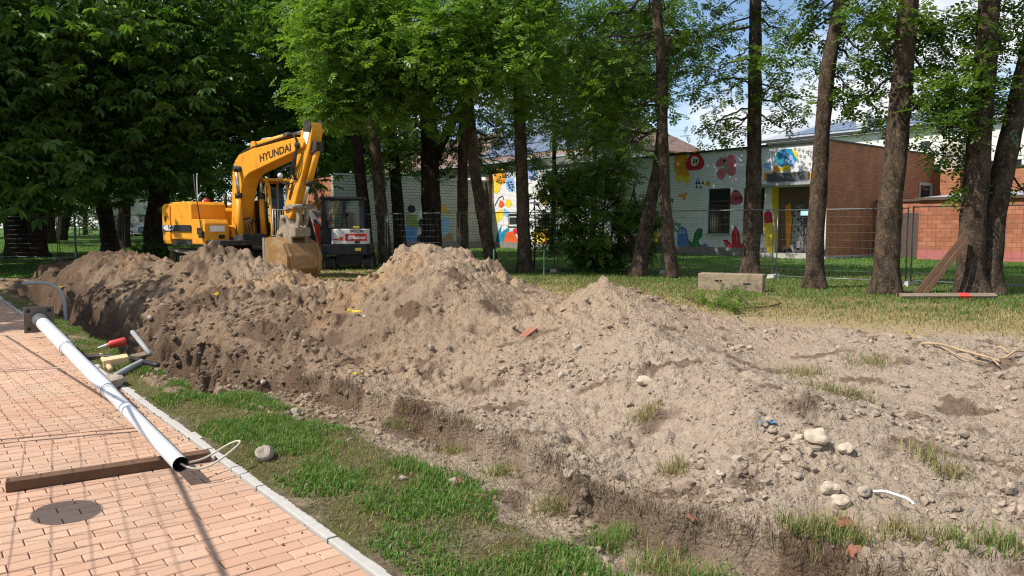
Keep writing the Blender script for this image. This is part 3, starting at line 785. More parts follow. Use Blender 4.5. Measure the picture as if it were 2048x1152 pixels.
aa = rng.uniform(R(-37), R(37), n); rr = 2.9 * (22 / 2.9) ** rng.uniform(0, 1, n)
xs, ys = rr * np.sin(aa), rr * np.cos(aa); uu, vv = touv(xs, ys)
zz_, s_, d_, g_, dr_, t_ = site(xs, ys)
dens = 0.25 + 0.75 * sstep(-0.1, 0.5, fbm(xs * 0.9, ys * 0.9, 98, 4))
k = (s_ > 0.6) & (rng.uniform(0, 1, n) < dens) & (vv > 1.9)
xs, ys, rr, d_, t_ , uu= xs[k], ys[k], rr[k], d_[k], t_[k], uu[k]
sz = np.clip(0.0075 * rng.pareto(2.5, len(xs)) + 0.0035, 0.003, 0.030) * (0.7 + 0.055 * rr) * (0.6 + 0.8 * sstep(-0.1, 0.5, fbm(xs * 1.3, ys * 1.3, 99, 3)))
kk = rng.uniform(0.62, 1.02, (len(xs), 1)); gw = sstep(7.5, 3.5, uu)[:, None]
cc = (C_SOIL * (1 - gw) + C_GREY * gw) * kk
cc = cc * (1 - 0.8 * d_[:, None]) + C_DARK * 0.8 * d_[:, None]
pale = (rng.uniform(0, 1, len(xs)) < 0.008)[:, None]
cc = np.where(pale, np.array((0.55, 0.48, 0.38)) * kk, cc)
scatter_clods('soil_clods', xs, ys, sz, cc, 'crumbs and clods of soil strewn over the heaps')
# larger lumps at the foot of the heaps and round the trench
lx, ly, lsz = [], [], []
for a in ((620, 830, 6.6, .28, 60, .045), (520, 800, 7.2, .25, 60, .045), (340, 770, 7.8, .25, 70, .05), (700, 860, 6.2, .25, 50, .035), (300, 740, 8.6, .3, 60, .045), (860, 890, 5.5, .25, 50, .028), (1010, 960, 4.7, .2, 40, .025),
          (1440, 870, 5.1, .22, 35, .022), (1700, 990, 4.1, .25, 30, .022), (1640, 880, 5.0, .2, 14, .03), (1180, 985, 4.3, .12, 30, .02), (1900, 1020, 3.9, .2, 50, .022), (460, 610, 12.5, .5, 60, .06), (130, 610, 16, .8, 60, .08),
          (560, 740, 8.3, .3, 50, .05), (420, 700, 9.3, .35, 90, .06), (480, 760, 8.1, .3, 80, .055), (520, 690, 9.5, .4, 80, .055), (620, 780, 7.5, .3, 80, .045), (380, 640, 11, .45, 80, .07), (300, 600, 13.5, .6, 80, .08), (220, 580, 16, .6, 60, .09), (560, 640, 11, .5, 70, .06), (700, 760, 7.6, .3, 50, .035), (1060, 790, 6.4, .3, 40, .03), (1300, 700, 6.9, .2, 25, .03)):
    p = at(*a[:3]); q = rng.normal(0, 1, (a[4], 2)) * a[3]
    lx.append(p.x + q[:, 0]); ly.append(p.y + q[:, 1]); lsz.append(a[5] * rng.uniform(0.35, 1.2, a[4]))
xs, ys, sz = map(np.concatenate, (lx, ly, lsz))
dk = site(xs, ys)[2][:, None]; uu = touv(xs, ys)[0]; vv = touv(xs, ys)[1]
k = vv > 1.85; xs, ys, sz, dk, uu = xs[k], ys[k], sz[k], dk[k], uu[k]
gw = sstep(7.5, 3.5, uu)[:, None]
cc = ((C_SOIL * (1 - gw) + C_GREY * gw) * (1 - 0.75 * dk) + C_DARK * 0.75 * dk) * rng.uniform(0.55, 1.0, (len(xs), 1))
sz = sz * 0.8
scatter_clods('soil_lumps', xs, ys, sz, cc, 'bigger lumps of damp soil along the foot of the heaps')

# crumbs of soil trodden over the kerb and onto the pavers
n = 1300
uu = np.concatenate([rng.normal(8.6, 1.5, n // 2), rng.uniform(2, 20, n - n // 2)]); vv = 1.72 - np.abs(rng.normal(0, 0.22, n))
xs = UX * uu + UY * vv; ys = UY * uu - UX * vv
_site = site
site = lambda x, y: (np.zeros_like(x) + 0.004,)
scatter_clods('path_crumbs', xs, ys, rng.uniform(0.002, 0.010, n), C_DARK * rng.uniform(0.8, 2.0, (n, 1)), 'crumbs of soil trodden onto the pavers beside the kerb')
site = _site
# ================================================================== buildings
GL = 0.15
WALL_RZ = math.atan2(-UY, -UX)                # local x runs along -u (to the right), local y along v (away)
def frame_at(p): return Matrix.Translation(p) @ Matrix.Rotation(WALL_RZ, 4, 'Z')
def wall_xy(px, K, axis):
    """How far along a wall through K (axis 'x' = to the right along -u, 'y' = along v) the photo column px falls."""
    r = (px - 1024) / FPX
    ax = Vector((-UX, -UY)) if axis == 'x' else Vector((UY, -UX))
    return (r * K.y - K.x) / (ax.x - r * ax.y)
def py_z(p, py):                              # height above local ground of a photo row at a ground point
    return at(1024 + FPX * p.x / p.y, py, p.y).z - GL
def shape(name, pts, mat, parent, y=-0.006, m=None):
    """A flat painted patch, a few millimetres proud of the wall."""
    g = G(); n = len(pts)
    g.add([(x, y, z) for x, z in pts], [tuple(range(n))])
    return g.build(name, mat, parent)
def blob(cx, cz, rx, rz, n=20, wob=0.0, seed=0, a0=0, a1=360, rot=0):
    r = np.random.default_rng(seed); k = r.normal(0, wob, 4)
    out = []
    for i in range(n):
        t = R(a0 + (a1 - a0) * i / (n if a1 - a0 >= 360 else n - 1))
        q = 1 + k[0] * math.cos(2 * t) + k[1] * math.sin(3 * t) + k[2] * math.cos(3 * t)
        x, z = rx * q * math.cos(t), rz * q * math.sin(t)
        out.append((cx + x * math.cos(rot) - z * math.sin(rot), cz + x * math.sin(rot) + z * math.cos(rot)))
    return out
def stroke(pts, w):
    P = np.array(pts, float); T = np.gradient(P, axis=0); T /= np.linalg.norm(T, axis=1)[:, None]
    Nn = np.stack([-T[:, 1], T[:, 0]], 1) * w / 2
    return [tuple(p) for p in np.concatenate([P + Nn, (P - Nn)[::-1]])]
def window(parent, x0, x1, z0, z1, depth=0.12, y=0.0, fmat='window_frame', gmat='glass_dark', bars=1, sill=True, mullion=0):
    """Sits in an opening of the wall: glass set back, frame, bars and sill."""
    g = G(); g.box((x0, y + depth - 0.02, z0), (x1, y + depth - 0.005, z1))
    w = g.build('window', gmat, parent)
    g = G(); t = 0.06
    for a, b in (((x0, z0), (x1, z0 + t)), ((x0, z1 - t), (x1, z1)), ((x0, z0 + t), (x0 + t, z1 - t)), ((x1 - t, z0 + t), (x1, z1 - t))):
        g.box((a[0], y + depth - 0.06, a[1]), (b[0], y + depth - 0.022, b[1]))
    for k in range(bars):
        zz = z0 + (z1 - z0) * (0.72 if bars == 1 else (k + 1) / (bars + 1))
        g.box((x0 + t, y + depth - 0.055, zz - 0.03), (x1 - t, y + depth - 0.024, zz + 0.03))
    for k in range(mullion):
        xx = x0 + (x1 - x0) * (k + 1) / (mullion + 1)
        g.box((xx - 0.025, y + depth - 0.052, z0 + t), (xx + 0.025, y + depth - 0.026, z1 - t))
    g.build('frame', fmat, w)
    if sill:
        g = G(); g.box((x0 - 0.06, y - 0.10, z0 - 0.07), (x1 + 0.06, y + depth - 0.07, z0 - 0.005)); g.build('sill', 'metal_roof', w)
    return w
def wall_open(name, x0, x1, z0, z1, holes, mat, parent, th=0.3, y=0.0):
    """A wall slab along local x with openings (x0, x1, z0, z1) left free."""
    g = G(); xs = sorted({x0, x1} | {h[0] for h in holes} | {h[1] for h in holes})
    for a, b in zip(xs[:-1], xs[1:]):
        hs = sorted([h for h in holes if h[0] <= a + 1e-6 and h[1] >= b - 1e-6], key=lambda h: h[2]); z = z0
        for h in hs:
            if h[2] > z + 1e-4: g.box((a, y, z), (b, y + th, h[2]))
            z = h[3]
        if z < z1 - 1e-4: g.box((a, y, z), (b, y + th, z1))
    return g.build(name, mat, parent)

# ------------------------------------------------------------------ school block with the murals
K = at(1650, 517, z=GL); K = Vector((14.6, 35.0, GL))
HB = 5.42
LEN = -wall_xy(985, K, 'x')                   # the mural wall runs 25 m to the left of the corner
b = empty('mural_building', K, WALL_RZ, 'flat-roofed school block of white brick covered in murals, red brick side wall', 'building')
def mx(px): return wall_xy(px, K, 'x')
def mz(px, py):
    t = mx(px); p = Vector((K.x - UX * t, K.y - UY * t)); return py_z(p, py)
PL = 0.42
holes = []
for p0, p1, t_, s_ in ((1414, 1458, 377, 467), (1484, 1526, 376, 468), (1318, 1345, 396, 455), (1260, 1290, 400, 456), (1016, 1042, 427, 451), (1072, 1100, 427, 452)):
    holes.append((mx(p0), mx(p1), mz((p0 + p1) / 2, s_), mz((p0 + p1) / 2, t_)))
door = (mx(1534), mx(1622), 0.22, mz(1580, 372))
wall_open('painted_wall', -LEN, 0, PL, HB, holes + [door], 'brick_white', b)
g = G(); g.box((-LEN - 0.03, -0.05, -0.3), (door[0], 0.28, PL - 0.003)); g.box((door[1], -0.05, -0.3), (0.0, 0.28, PL - 0.003)); g.build('plinth', 'plinth', b)
for h in holes: window(b, *h, bars=1, mullion=0 if h[1] - h[0] < 1.5 else 1, fmat='window_frame' if h[0] > -9 else 'white_frame')
for h in holes[:2]:                           # wire guards in front of the two big windows
    g = G()
    for k in range(9):
        x = h[0] + (h[1] - h[0]) * (k + 0.5) / 9; g.box((x - .008, -.03, h[2] - .05), (x + .008, -.014, h[2] + (h[3] - h[2]) * .62))
    for k in range(3):
        z = h[2] + (h[3] - h[2]) * 0.62 * k / 2; g.box((h[0] - .03, -.046, z - .008), (h[1] + .03, -.031, z + .008))
    g.build('window_guard', 'window_frame', b)
SIDE = wall_xy(1860, K, 'y')
g = G(); g.box((0.0, 0.302, 0.10), (-0.30, SIDE, HB + 0.02)); 
o = g.build('brick_side_wall', 'brick_red', b)
g = G(); g.box((-0.003, -0.002, PL), (0.012, 0.301, HB + 0.02)); g.build('brick_corner', 'brick_red', b)
g = G(); g.box((-0.25, -0.06, -0.3), (0.06, SIDE, 0.098)); g.build('side_plinth', 'concrete', b)
g = G(); g.box((-LEN, 0.31, HB - 0.35), (-0.31, SIDE, HB - 0.1)); g.build('roof', 'metal_roof', b)
g = G(); g.box((-LEN - 0.05, -0.10, HB + 0.003), (0.0, 0.32, HB + 0.10)); g.box((-0.32, 0.321, HB + 0.022), (0.06, SIDE, HB + 0.10)); g.build('roof_edge', 'roof_edge', b)
# entrance: dark sign board, canopy, recess with painted side walls and a door
g = G(); g.box((door[0] - 0.25, -0.55, door[3] + 0.02), (door[1] + 0.15, -0.003, door[3] + 0.14)); g.build('canopy', 'metal_roof', b)
g = G(); g.box((mx(1532), -0.10, mz(1575, 362)), (mx(1614), -0.02, mz(1575, 345))); g.build('sign_board', 'dark_coat', b)
g = G(); g.box((door[0], 0.9, 0.0), (door[1], 1.0, door[3])); g.build('recess_wall', 'paint_brown', b)
g = G(); g.box((door[0] - .15, 0.302, 0.0), (door[0], 0.9, door[3])); g.build('recess_side', 'paint_yellow', b)
g = G(); g.box((door[1], 0.302, 0.0), (door[1] + .15, 0.9, door[3])); g.build('recess_side', 'paint_brown', b)
g = G(); g.box((door[0], 0.302, door[3]), (door[1], 0.9, door[3] + .1)); g.build('recess_ceiling', 'plaster', b)
g = G(); g.box((door[0] - .3, -0.7, -0.2), (door[1] + .3, 0.9, 0.2)); g.build('doorstep', 'concrete', b)
dx0, dx1 = mx(1588), mx(1602)
g = G(); g.box((dx0, 0.84, 0.22), (dx1 + .3, 0.898, 2.5)); dr = g.build('door', 'dark_coat', b)
g = G(); g.box((dx0 + .08, 0.80, 1.15), (dx0 + .12, 0.838, 1.45)); g.build('door_handle', 'galv', dr)
g = G(); g.box((mx(1600), -0.06, mz(1600, 431)), (mx(1616), -0.03, mz(1600, 422))); g.build('notice', 'cyan_sign', b)
def S(name, pts_px, mat, y=-0.006):           # patch outlined in photo columns/rows on the mural wall
    return shape(name, [(mx(a), mz(a, c)) for a, c in pts_px][::-1], mat, b, y)
def B(name, cx, cy, rx, ry, mat, y=-0.006, wob=0.05, seed=1, rot=0):
    x, z = mx(cx), mz(cx, cy); sx = abs(mx(cx + rx) - mx(cx - rx)) / 2; sz = abs(mz(cx, cy - ry) - mz(cx, cy + ry)) / 2
    return shape(name, blob(x, z, sx, sz, 22, wob, seed, rot=rot), mat, b, y)
def T(name, pts_px, wpx, mat, y=-0.012):
    p = [(mx(a), mz(a, c)) for a, c in pts_px]; return shape(name, stroke(p, wpx), mat, b, y)
pm = 'mural_patch'
# entrance end: blue globe, dashes, ochre band
B(pm, 1567, 316, 22, 20, 'paint_teal', -0.008); B(pm, 1562, 310, 9, 9, 'paint_navy', -0.011, .1, 3); B(pm, 1573, 321, 11, 9, 'paint_lightblue', -0.011, .15, 5)
S(pm, [(1577, 296), (1589, 305), (1590, 320), (1584, 312), (1580, 304)], 'paint_yellow', -0.012); B(pm, 1565, 337, 13, 5, 'paint_yellow', -0.012, .1, 8)
B(pm, 1548, 340, 7, 8, 'paint_orange', -0.008, .1, 4); B(pm, 1531, 331, 7, 7, 'paint_lightblue', -0.008, .1, 6)
S(pm, [(1524, 345), (1548, 347), (1572, 352), (1600, 346), (1622, 345), (1622, 357), (1590, 359), (1524, 361)], 'paint_orange', -0.008)
T(pm, [(1541, 344), (1552, 351), (1562, 351), (1570, 358)], .07, 'paint_darkred'); T(pm, [(1596, 356), (1604, 350), (1614, 345)], .07, 'paint_darkred')
for i in range(5):
    for j in range(4):
        a, c = 1584 + i * 8 + j * 3, 298 + j * 12 + i * 2
        if a < 1624 and (i + j) % 5 != 4: B(pm, a, c, 2.6, 3.4, 'paint_grey', -0.008, 0, 2, 0.5)
S(pm, [(1488, 296), (1506, 294), (1506, 352), (1499, 340), (1495, 320), (1488, 306)], 'paint_orange')
S(pm, [(1527, 385), (1536, 385), (1545, 430), (1549, 460), (1548, 512), (1526, 515), (1524, 430)], 'paint_white', -0.005)
S(pm, [(1526, 425), (1534, 420), (1541, 425), (1544, 445), (1527, 447)], 'paint_red', -0.010); S(pm, [(1526, 446), (1545, 444), (1549, 470), (1547, 500), (1540, 514), (1530, 490)], 'paint_yellow', -0.009)
# spotted cat in the recess
def rec(name, pts, mat, y): return shape(name, [(mx(a), mz(a, c)) for a, c in pts][::-1], mat, b, y)
rec(pm, [(1566, 410), (1584, 408), (1586, 512), (1542, 514), (1544, 494), (1562, 490)], 'paint_grey', 0.885)
rec(pm, [(1548, 412), (1558, 405), (1562, 440), (1560, 488), (1552, 505)], 'paint_orange', 0.88)
rec(pm, [(1600, 440), (1618, 430), (1620, 512), (1600, 514)], 'paint_grey', 0.83)
r_ = np.random.default_rng(5)
for k in range(70):
    q = r_.uniform(0, 1)
    a, c = (r_.uniform(1566, 1584), r_.uniform(412, 510)) if q < .55 else ((r_.uniform(1545, 1566), r_.uniform(496, 512)) if q < .75 else (r_.uniform(1602, 1618), r_.uniform(445, 510)))
    shape('mural_spot', blob(mx(a), mz(a, c), r_.uniform(.03, .06), r_.uniform(.04, .07), 8, .1, k), 'paint_black', b, 0.874 if q < .75 else 0.822)
rec(pm, [(1574, 482), (1580, 482), (1581, 496), (1573, 496)], 'paint_white', 0.868)
# big ring, butterfly, drops, spiral, leaves
S(pm, [(1346, 305), (1370, 303), (1374, 345), (1378, 352), (1366, 365), (1360, 350), (1352, 352), (1346, 340)], 'paint_orange'); B(pm, 1386, 324, 17, 20, 'paint_red', -0.009, .04, 3); B(pm, 1386, 322, 8, 10, 'paint_white', -0.012, .03, 4)
T(pm, [(1383, 327), (1386, 318)], .10, 'paint_black', -.015); T(pm, [(1388, 327), (1391, 318)], .10, 'paint_black', -.015); T(pm, [(1344, 330), (1350, 322), (1354, 336), (1362, 336), (1366, 318)], .10, 'paint_ochre')
S(pm, [(1346, 352), (1352, 350), (1358, 354), (1378, 352), (1372, 372), (1364, 356), (1360, 366), (1352, 362)], 'paint_yellow', -.010)
B(pm, 1440, 325, 11, 10, 'paint_pink', -.008, .05, 3); B(pm, 1457, 322, 11, 12, 'paint_pink', -.009, .05, 5); B(pm, 1439, 347, 9, 11, 'paint_pink', -.010, .05, 7); B(pm, 1459, 341, 10, 10, 'paint_pink', -.011, .05, 9)
B(pm, 1448, 334, 4, 14, 'paint_grey', -.013, 0, 1); B(pm, 1445, 322, 2.4, 3.4, 'paint_black', -.015, 0, 1); T(pm, [(1445, 319), (1448, 313), (1445, 311)], .04, 'paint_black', -.015)
S(pm, [(1393, 352), (1397, 362), (1394, 368), (1389, 366), (1390, 358)], 'paint_lightblue')
for a, c in ((1390, 365), (1396, 365), (1403, 365), (1391, 373), (1399, 374)): S('mural_drop', [(a, c - 4), (a + 2.4, c + 3), (a - 2.4, c + 3)], 'paint_black', -.009)
B(pm, 1413, 367, 5, 5, 'paint_orange', -.007, .05, 2); B(pm, 1365, 392, 6, 6, 'paint_orange', -.007, .2, 6)
B(pm, 1469, 396, 12, 16, 'paint_darkred', -.008, .05, 3)
for k in range(3):
    sx = 9.5 - 3 * k; T(pm, [(1469 + sx * math.cos(t), 397 + (sx + 3.4) * math.sin(t)) for t in np.linspace(0.3, 5.9, 16)], .045, 'paint_pink', -.011)
S(pm, [(1469, 450), (1478, 466), (1481, 488), (1500, 476), (1508, 480), (1508, 512), (1459, 513), (1454, 498), (1445, 480), (1454, 479), (1463, 490), (1462, 468)], 'paint_red'); T(pm, [(1469, 455), (1474, 482)], .05, 'paint_pink'); T(pm, [(1449, 483), (1466, 500)], .05, 'paint_pink')
S(pm, [(1450, 505), (1456, 500), (1462, 514), (1449, 514)], 'paint_blue', -.008)
S(pm, [(1354, 505), (1354, 462), (1358, 454), (1365, 453), (1372, 458), (1376, 472), (1376, 505)], 'paint_blue'); T(pm, [(1357, 467), (1360, 459), (1361, 468)], .05, 'paint_white', -.010); T(pm, [(1364, 467), (1367, 459), (1368, 467)], .05, 'paint_white', -.010)
S(pm, [(1378, 508), (1376, 478), (1384, 486), (1388, 466), (1396, 456), (1405, 458), (1404, 472), (1396, 482), (1402, 490), (1394, 508)], 'paint_green', -.010); S(pm, [(1396, 507), (1402, 492), (1410, 486), (1418, 494), (1422, 507)], 'paint_blue', -.007)
S(pm, [(1296, 504), (1296, 462), (1302, 444), (1312, 448), (1316, 470), (1315, 504)], 'paint_yellow'); S(pm, [(1316, 504), (1314, 484), (1322, 470), (1326, 482), (1332, 470), (1336, 484), (1332, 504)], 'paint_green', -.009); S(pm, [(1317, 474), (1322, 468), (1326, 478), (1320, 486)], 'paint_red', -.011)
S(pm, [(1252, 478), (1262, 470), (1274, 478), (1270, 504), (1258, 504)], 'paint_redorange'); S(pm, [(1302, 446), (1307, 436), (1313, 446)], 'paint_red', -.010)
# the sunlit far end
S(pm, [(988, 338), (1008, 337), (1012, 352), (1010, 366), (1002, 370), (1000, 384), (992, 386), (988, 380)], 'paint_orange'); S(pm, [(988, 362), (1001, 364), (1000, 380), (994, 388), (988, 386)], 'paint_yellow', -.009)
S(pm, [(1011, 358), (1028, 354), (1030, 382), (1020, 384), (1013, 376)], 'paint_lightblue'); S(pm, [(1055, 333), (1074, 330), (1076, 350), (1068, 358), (1062, 364), (1056, 356)], 'paint_lightblue'); T(pm, [(1056, 346), (1062, 360), (1070, 346), (1074, 344)], .09, 'paint_pink', -.010)
S(pm, [(1000, 400), (1006, 402), (1010, 410), (1004, 416), (997, 414)], 'paint_redorange'); S(pm, [(1012, 400), (1020, 398), (1026, 408), (1018, 416), (1011, 412)], 'paint_yellow', -.007); T(pm, [(990, 412), (998, 396), (1006, 392), (1008, 400)], .09, 'paint_black', -.010)
S(pm, [(990, 425), (1004, 418), (1012, 424), (1002, 440), (992, 448)], 'paint_yellow', -.006); S(pm, [(1008, 416), (1020, 424), (1014, 436), (1008, 430)], 'paint_lightblue', -.009)
S(pm, [(990, 492), (994, 468), (1004, 448), (1002, 466), (1014, 456), (1020, 458), (1012, 476), (1004, 493)], 'paint_teal', -.007); S(pm, [(1004, 493), (1014, 464), (1028, 462), (1036, 480), (1038, 494)], 'paint_redorange', -.009); S(pm, [(1026, 458), (1036, 456), (1040, 468), (1028, 468)], 'paint_red', -.012)
S(pm, [(1064, 496), (1066, 462), (1084, 458), (1096, 460), (1100, 490), (1092, 497)], 'paint_yellow', -.007); S(pm, [(1084, 462), (1104, 458), (1114, 466), (1104, 474), (1088, 474)], 'paint_orange', -.010); S(pm, [(1082, 497), (1086, 484), (1096, 480), (1104, 486), (1104, 498)], 'paint_red', -.011)
S(pm, [(1072, 385), (1078, 384), (1090, 402), (1092, 412), (1086, 410)], 'paint_orange', -.008); S(pm, [(1130, 350), (1160, 340), (1180, 330), (1184, 342), (1160, 356), (1136, 364)], 'paint_redorange'); S(pm, [(1090, 352), (1100, 350), (1100, 364), (1092, 364)], 'paint_blue')
g = G(); g.box((-LEN - 0.22, -0.35, -0.2), (-LEN + 0.06, -0.06, HB - 0.2)); g.build('downpipe_casing', 'wood_dark', b)

# ------------------------------------------------------------------ the wing with grey-white blockwork that stands square to it
W0 = Vector((K.x + UX * (LEN + 0.3), K.y + UY * (LEN + 0.3), GL))
wl = 12.3
wg = empty('grey_block_wing', W0, WALL_RZ, 'shaded school wing of grey-white blockwork with cartoon figures behind the trunks', 'building')
HW = 4.75
g = G(); g.box((-0.35, -wl, 0.5), (0.0, 0.0, HW)); g.build('block_wall', 'brick_grey', wg)
g = G(); g.box((-0.36, -wl - .02, -0.3), (0.05, 0.02, 0.497)); g.build('plinth', 'plinth', wg)
g = G(); g.box((-0.40, -wl - 0.05, HW + 0.002), (0.08, 0.0, HW + 0.10)); g.build('roof_edge', 'metal_roof', wg)
g = G(); g.box((-7.5, -wl, 0.0), (-0.353, -wl + 0.3, HW - .05)); g.build('brick_end_wall', 'brick_red', wg)
g = G(); g.box((-7.55, -wl - 0.06, HW - .047), (-0.402, -wl + 0.4, HW + 0.06)); g.build('end_roof_edge', 'roof_edge', wg)
def wy(px): return wall_xy(px, W0, 'y')
def wz(px, py):
    t = wy(px); return py_z(Vector((W0.x + UY * t, W0.y - UX * t)), py)
def W(pts, mat, x=0.006):
    g = G(); g.add([(x, wy(a), wz(a, c)) for a, c in pts], [tuple(range(len(pts)))]); return g.build('mural_patch', mat, wg)
def ov(cx, cy, rx, ry, n=14): return [(cx + rx * math.cos(t), cy - ry * math.sin(t)) for t in np.linspace(0, 2 * math.pi, n, endpoint=False)]
# plain patches in place of the cartoon figures
W(ov(824, 418, 8, 8), 'paint_black', .010); W([(812, 470), (813, 432), (820, 428), (834, 430), (838, 452), (832, 470)], 'paint_olive'); W([(806, 488), (808, 452), (834, 454), (834, 488)], 'paint_blue', .010)
W(ov(848, 428, 9, 10), 'paint_white', .006); W(ov(845, 446, 8, 9), 'paint_black', .010); W(ov(850, 470, 10, 18), 'paint_white', .007); W(ov(843, 478, 9, 9), 'paint_black', .011)
W([(878, 426), (886, 408), (904, 428)], 'paint_ochre', .010); W([(880, 468), (882, 436), (896, 434), (902, 446), (896, 464), (890, 472)], 'paint_lightblue', .008); W([(880, 484), (890, 468), (904, 466), (908, 482)], 'paint_skin', .006)

# ------------------------------------------------------------------ brick annex behind, its pier, the low brick wall building
A0 = Vector((K.x + UY * SIDE, K.y - UX * SIDE, GL))
ax = empty('brick_annex', A0, WALL_RZ, 'red brick annex with a stepped pale brick pier at its corner', 'building')
HA = 4.55
g = G(); g.box((0.0, 0.0, -0.2), (16, 0.35, HA)); g.build('brick_wall', 'brick_red', ax)
g = G(); g.box((-0.05, -0.06, HA + 0.003), (16, 0.4, HA + 0.10)); g.build('roof_edge', 'roof_edge', ax)
g = G(); g.box((0.55, -0.5, -0.2), (1.55, -0.004, 4.5)); pr = g.build('pier', 'brick_red', ax)
g = G(); g.box((0.54, -0.51, 4.503), (1.56, 0.36, 6.0)); g.build('pier_top', 'brick_pale', pr)
g = G(); g.box((5.2, -0.05, 2.0), (5.5, -0.004, 3.3)); g.build('vent_pipe', 'white_frame', ax)
LW = Vector((18.9, 35.0, GL))
lw = empty('low_brick_building', LW, WALL_RZ, 'low flat-roofed red block building in the sun with a dark roof edge', 'building')
HL = 2.70
g = G(); g.box((0.0, 0.0, 0.42), (18, 0.3, HL)); g.build('block_wall', 'block_red', lw)
g = G(); g.box((0.0, -0.02, -0.2), (18, 0.28, 0.417)); g.build('plinth', 'plinth_pink', lw)
g = G(); g.box((0.004, 0.302, 0.0), (0.3, 5.5, HL)); g.build('end_wall', 'block_red', lw)
g = G(); g.box((-0.12, -0.14, HL + 0.003), (18, 5.6, HL + 0.13)); g.build('roof_edge', 'window_frame', lw)
g = G(); g.add([(0, 0.2, HL + .14), (18, 0.2, HL + .14), (18, 5.2, HL + .5), (0, 5.2, HL + .5)], [(0, 1, 2, 3)]); g.build('roof', 'metal_roof', lw)
g = G(); g.box((-2.55, 1.2, -0.2), (0.0, 1.45, HL)); lk_ = g.build('link_wall', 'block_red', lw)
g = G(); g.box((-1.5, 1.12, 0.0), (-0.3, 1.197, 2.15)); g.build('door', 'window_frame', lk_)
g = G(); g.box((-2.55, 1.12, HL + 0.003), (-0.13, 1.5, HL + 0.12)); g.build('link_roof_edge', 'window_frame', lk_)
# small window high in the red brick side wall
g = G(); g.box((0.012, wall_xy(1835, K, 'y'), 2.75), (0.03, wall_xy(1852, K, 'y'), 3.75)); w_ = g.build('window', 'glass_dark', b)
g = G(); y0, y1 = wall_xy(1833, K, 'y'), wall_xy(1854, K, 'y')
g.box((0.008, y0 - .1, 3.752), (0.06, y1 + .1, 3.9)); g.box((0.008, y1 + .002, 2.7), (0.06, y1 + .2, 3.75)); g.box((0.008, y0 - .12, 2.7), (0.06, y0, 3.75)); g.build('frame', 'concrete', w_)

# ------------------------------------------------------------------ house with the tiled hip roof and solar panels
H0 = Vector((8.1, 52.0, GL))
h = empty('tiled_house', H0, WALL_RZ, 'pale plastered house with a big brown hip roof carrying solar panels', 'house')
HH, HR, LH, DH = 6.85, 10.2, 42.0, 8.0
hw = []
for k in range(12):
    x = -14.6 - k * 1.9
    hw.append((x, x + 1.0, 5.05, 6.25))
wall_open('wall', -LH, 0, 0, HH - 0.1, hw, 'plaster', h)
for q in hw: window(h, *q, fmat='white_frame', bars=1, mullion=1)
g = G(); g.box((-0.3, 0.302, 0), (-0.004, DH, HH - .1)); g.box((-LH + .004, 0.302, 0), (-LH + .3, DH, HH - .1)); g.build('end_wall', 'plaster', h)
def roofpatch(name, pts, mat, parent, th=0.12):
    g = G(); P = np.array(pts, float); n = np.cross(P[1] - P[0], P[2] - P[0]); n /= np.linalg.norm(n)
    k = len(P); V = np.concatenate([P, P - n * th])
    g.add(V, [tuple(range(k)), tuple(range(2 * k - 1, k - 1, -1))] + [(i, i + k, (i + 1) % k + k, (i + 1) % k) for i in range(k)])
    return g.build(name, mat, parent)
e = 0.6
roofpatch('roof_slope', [(-LH - e, -e, HH), (e, -e, HH), (-4.5, DH / 2, HR), (-LH + 4.5, DH / 2, HR)], 'tiles', h)
roofpatch('roof_hip', [(e + .004, -e, HH), (e + .004, DH + e, HH), (-4.496, DH / 2, HR)], 'tiles', h)
roofpatch('roof_slope', [(e, DH + e, HH), (-LH - e, DH + e, HH), (-LH + 4.5, DH / 2, HR), (-4.5, DH / 2, HR)], 'tiles', h)
g = G(); g.box((-LH - e, -e - .16, HH - .12), (e, -e - .003, HH + .02)); g.build('gutter', 'metal_roof', h)
sl = (HR - HH) / (DH / 2 + e)
for i in range(12):
    for j in range(3):
        if (i < 2 and j > 0): continue
        x = -5.0 - i * 1.12 - j * 0.5; s0 = 0.55 + j * 1.35
        pts = [(x, -e + s0, HH + sl * s0 + .10), (x + 1.05, -e + s0, HH + sl * s0 + .10), (x + 1.05, -e + s0 + 1.25, HH + sl * (s0 + 1.25) + .10), (x, -e + s0 + 1.25, HH + sl * (s0 + 1.25) + .10)]
        o = roofpatch('solar_panel', pts, 'solar', h, 0.05)
# ------------------------------------------------------------------ long white building on the right, panels on its low roof
R0 = Vector((35.2, 62.7, GL))
rb = empty('white_building', R0, WALL_RZ, 'long white two-storey building with rows of solar panels on its roof', 'building')
HE = 9.75
rh = []
for k in range(12):
    x = -13 + k * 2.9; rh.append((x, x + 0.75, 8.0, 8.65)); rh.append((x - .6, x + 1.7, 5.4, 6.7))
wall_open('wall', -16, 22, 0, HE, rh, 'plaster', rb)
for q in rh: window(rb, *q, fmat='white_frame' if q[3] < 7 else 'window_frame', bars=0, mullion=1 if q[3] < 7 else 0, sill=False)
g = G(); g.box((-15.99, 0.302, 0), (-15.7, 16, HE)); g.build('end_wall', 'plaster', rb)
g = G(); g.box((-16.6, -0.55, HE + .004), (22, -0.1, HE + .22)); g.build('gutter', 'roof_edge', rb)
rs = 0.235
roofpatch('roof', [(-16.6, -0.5, HE + .25), (22, -0.5, HE + .25), (22, 9, HE + .25 + rs * 9.5), (-16.6, 9, HE + .25 + rs * 9.5)], 'metal_roof', rb)
for i in range(22):
    for j in range(4):
        x = -14.5 + i * 1.62; y = 0.8 + j * 1.95
        z0 = HE + .25 + rs * (y + .5) + .1
        roofpatch('solar_panel', [(x, y, z0), (x + 1.5, y, z0), (x + 1.5, y + 1.75, z0 + rs * 1.75), (x, y + 1.75, z0 + rs * 1.75)], 'solar', rb, 0.05)
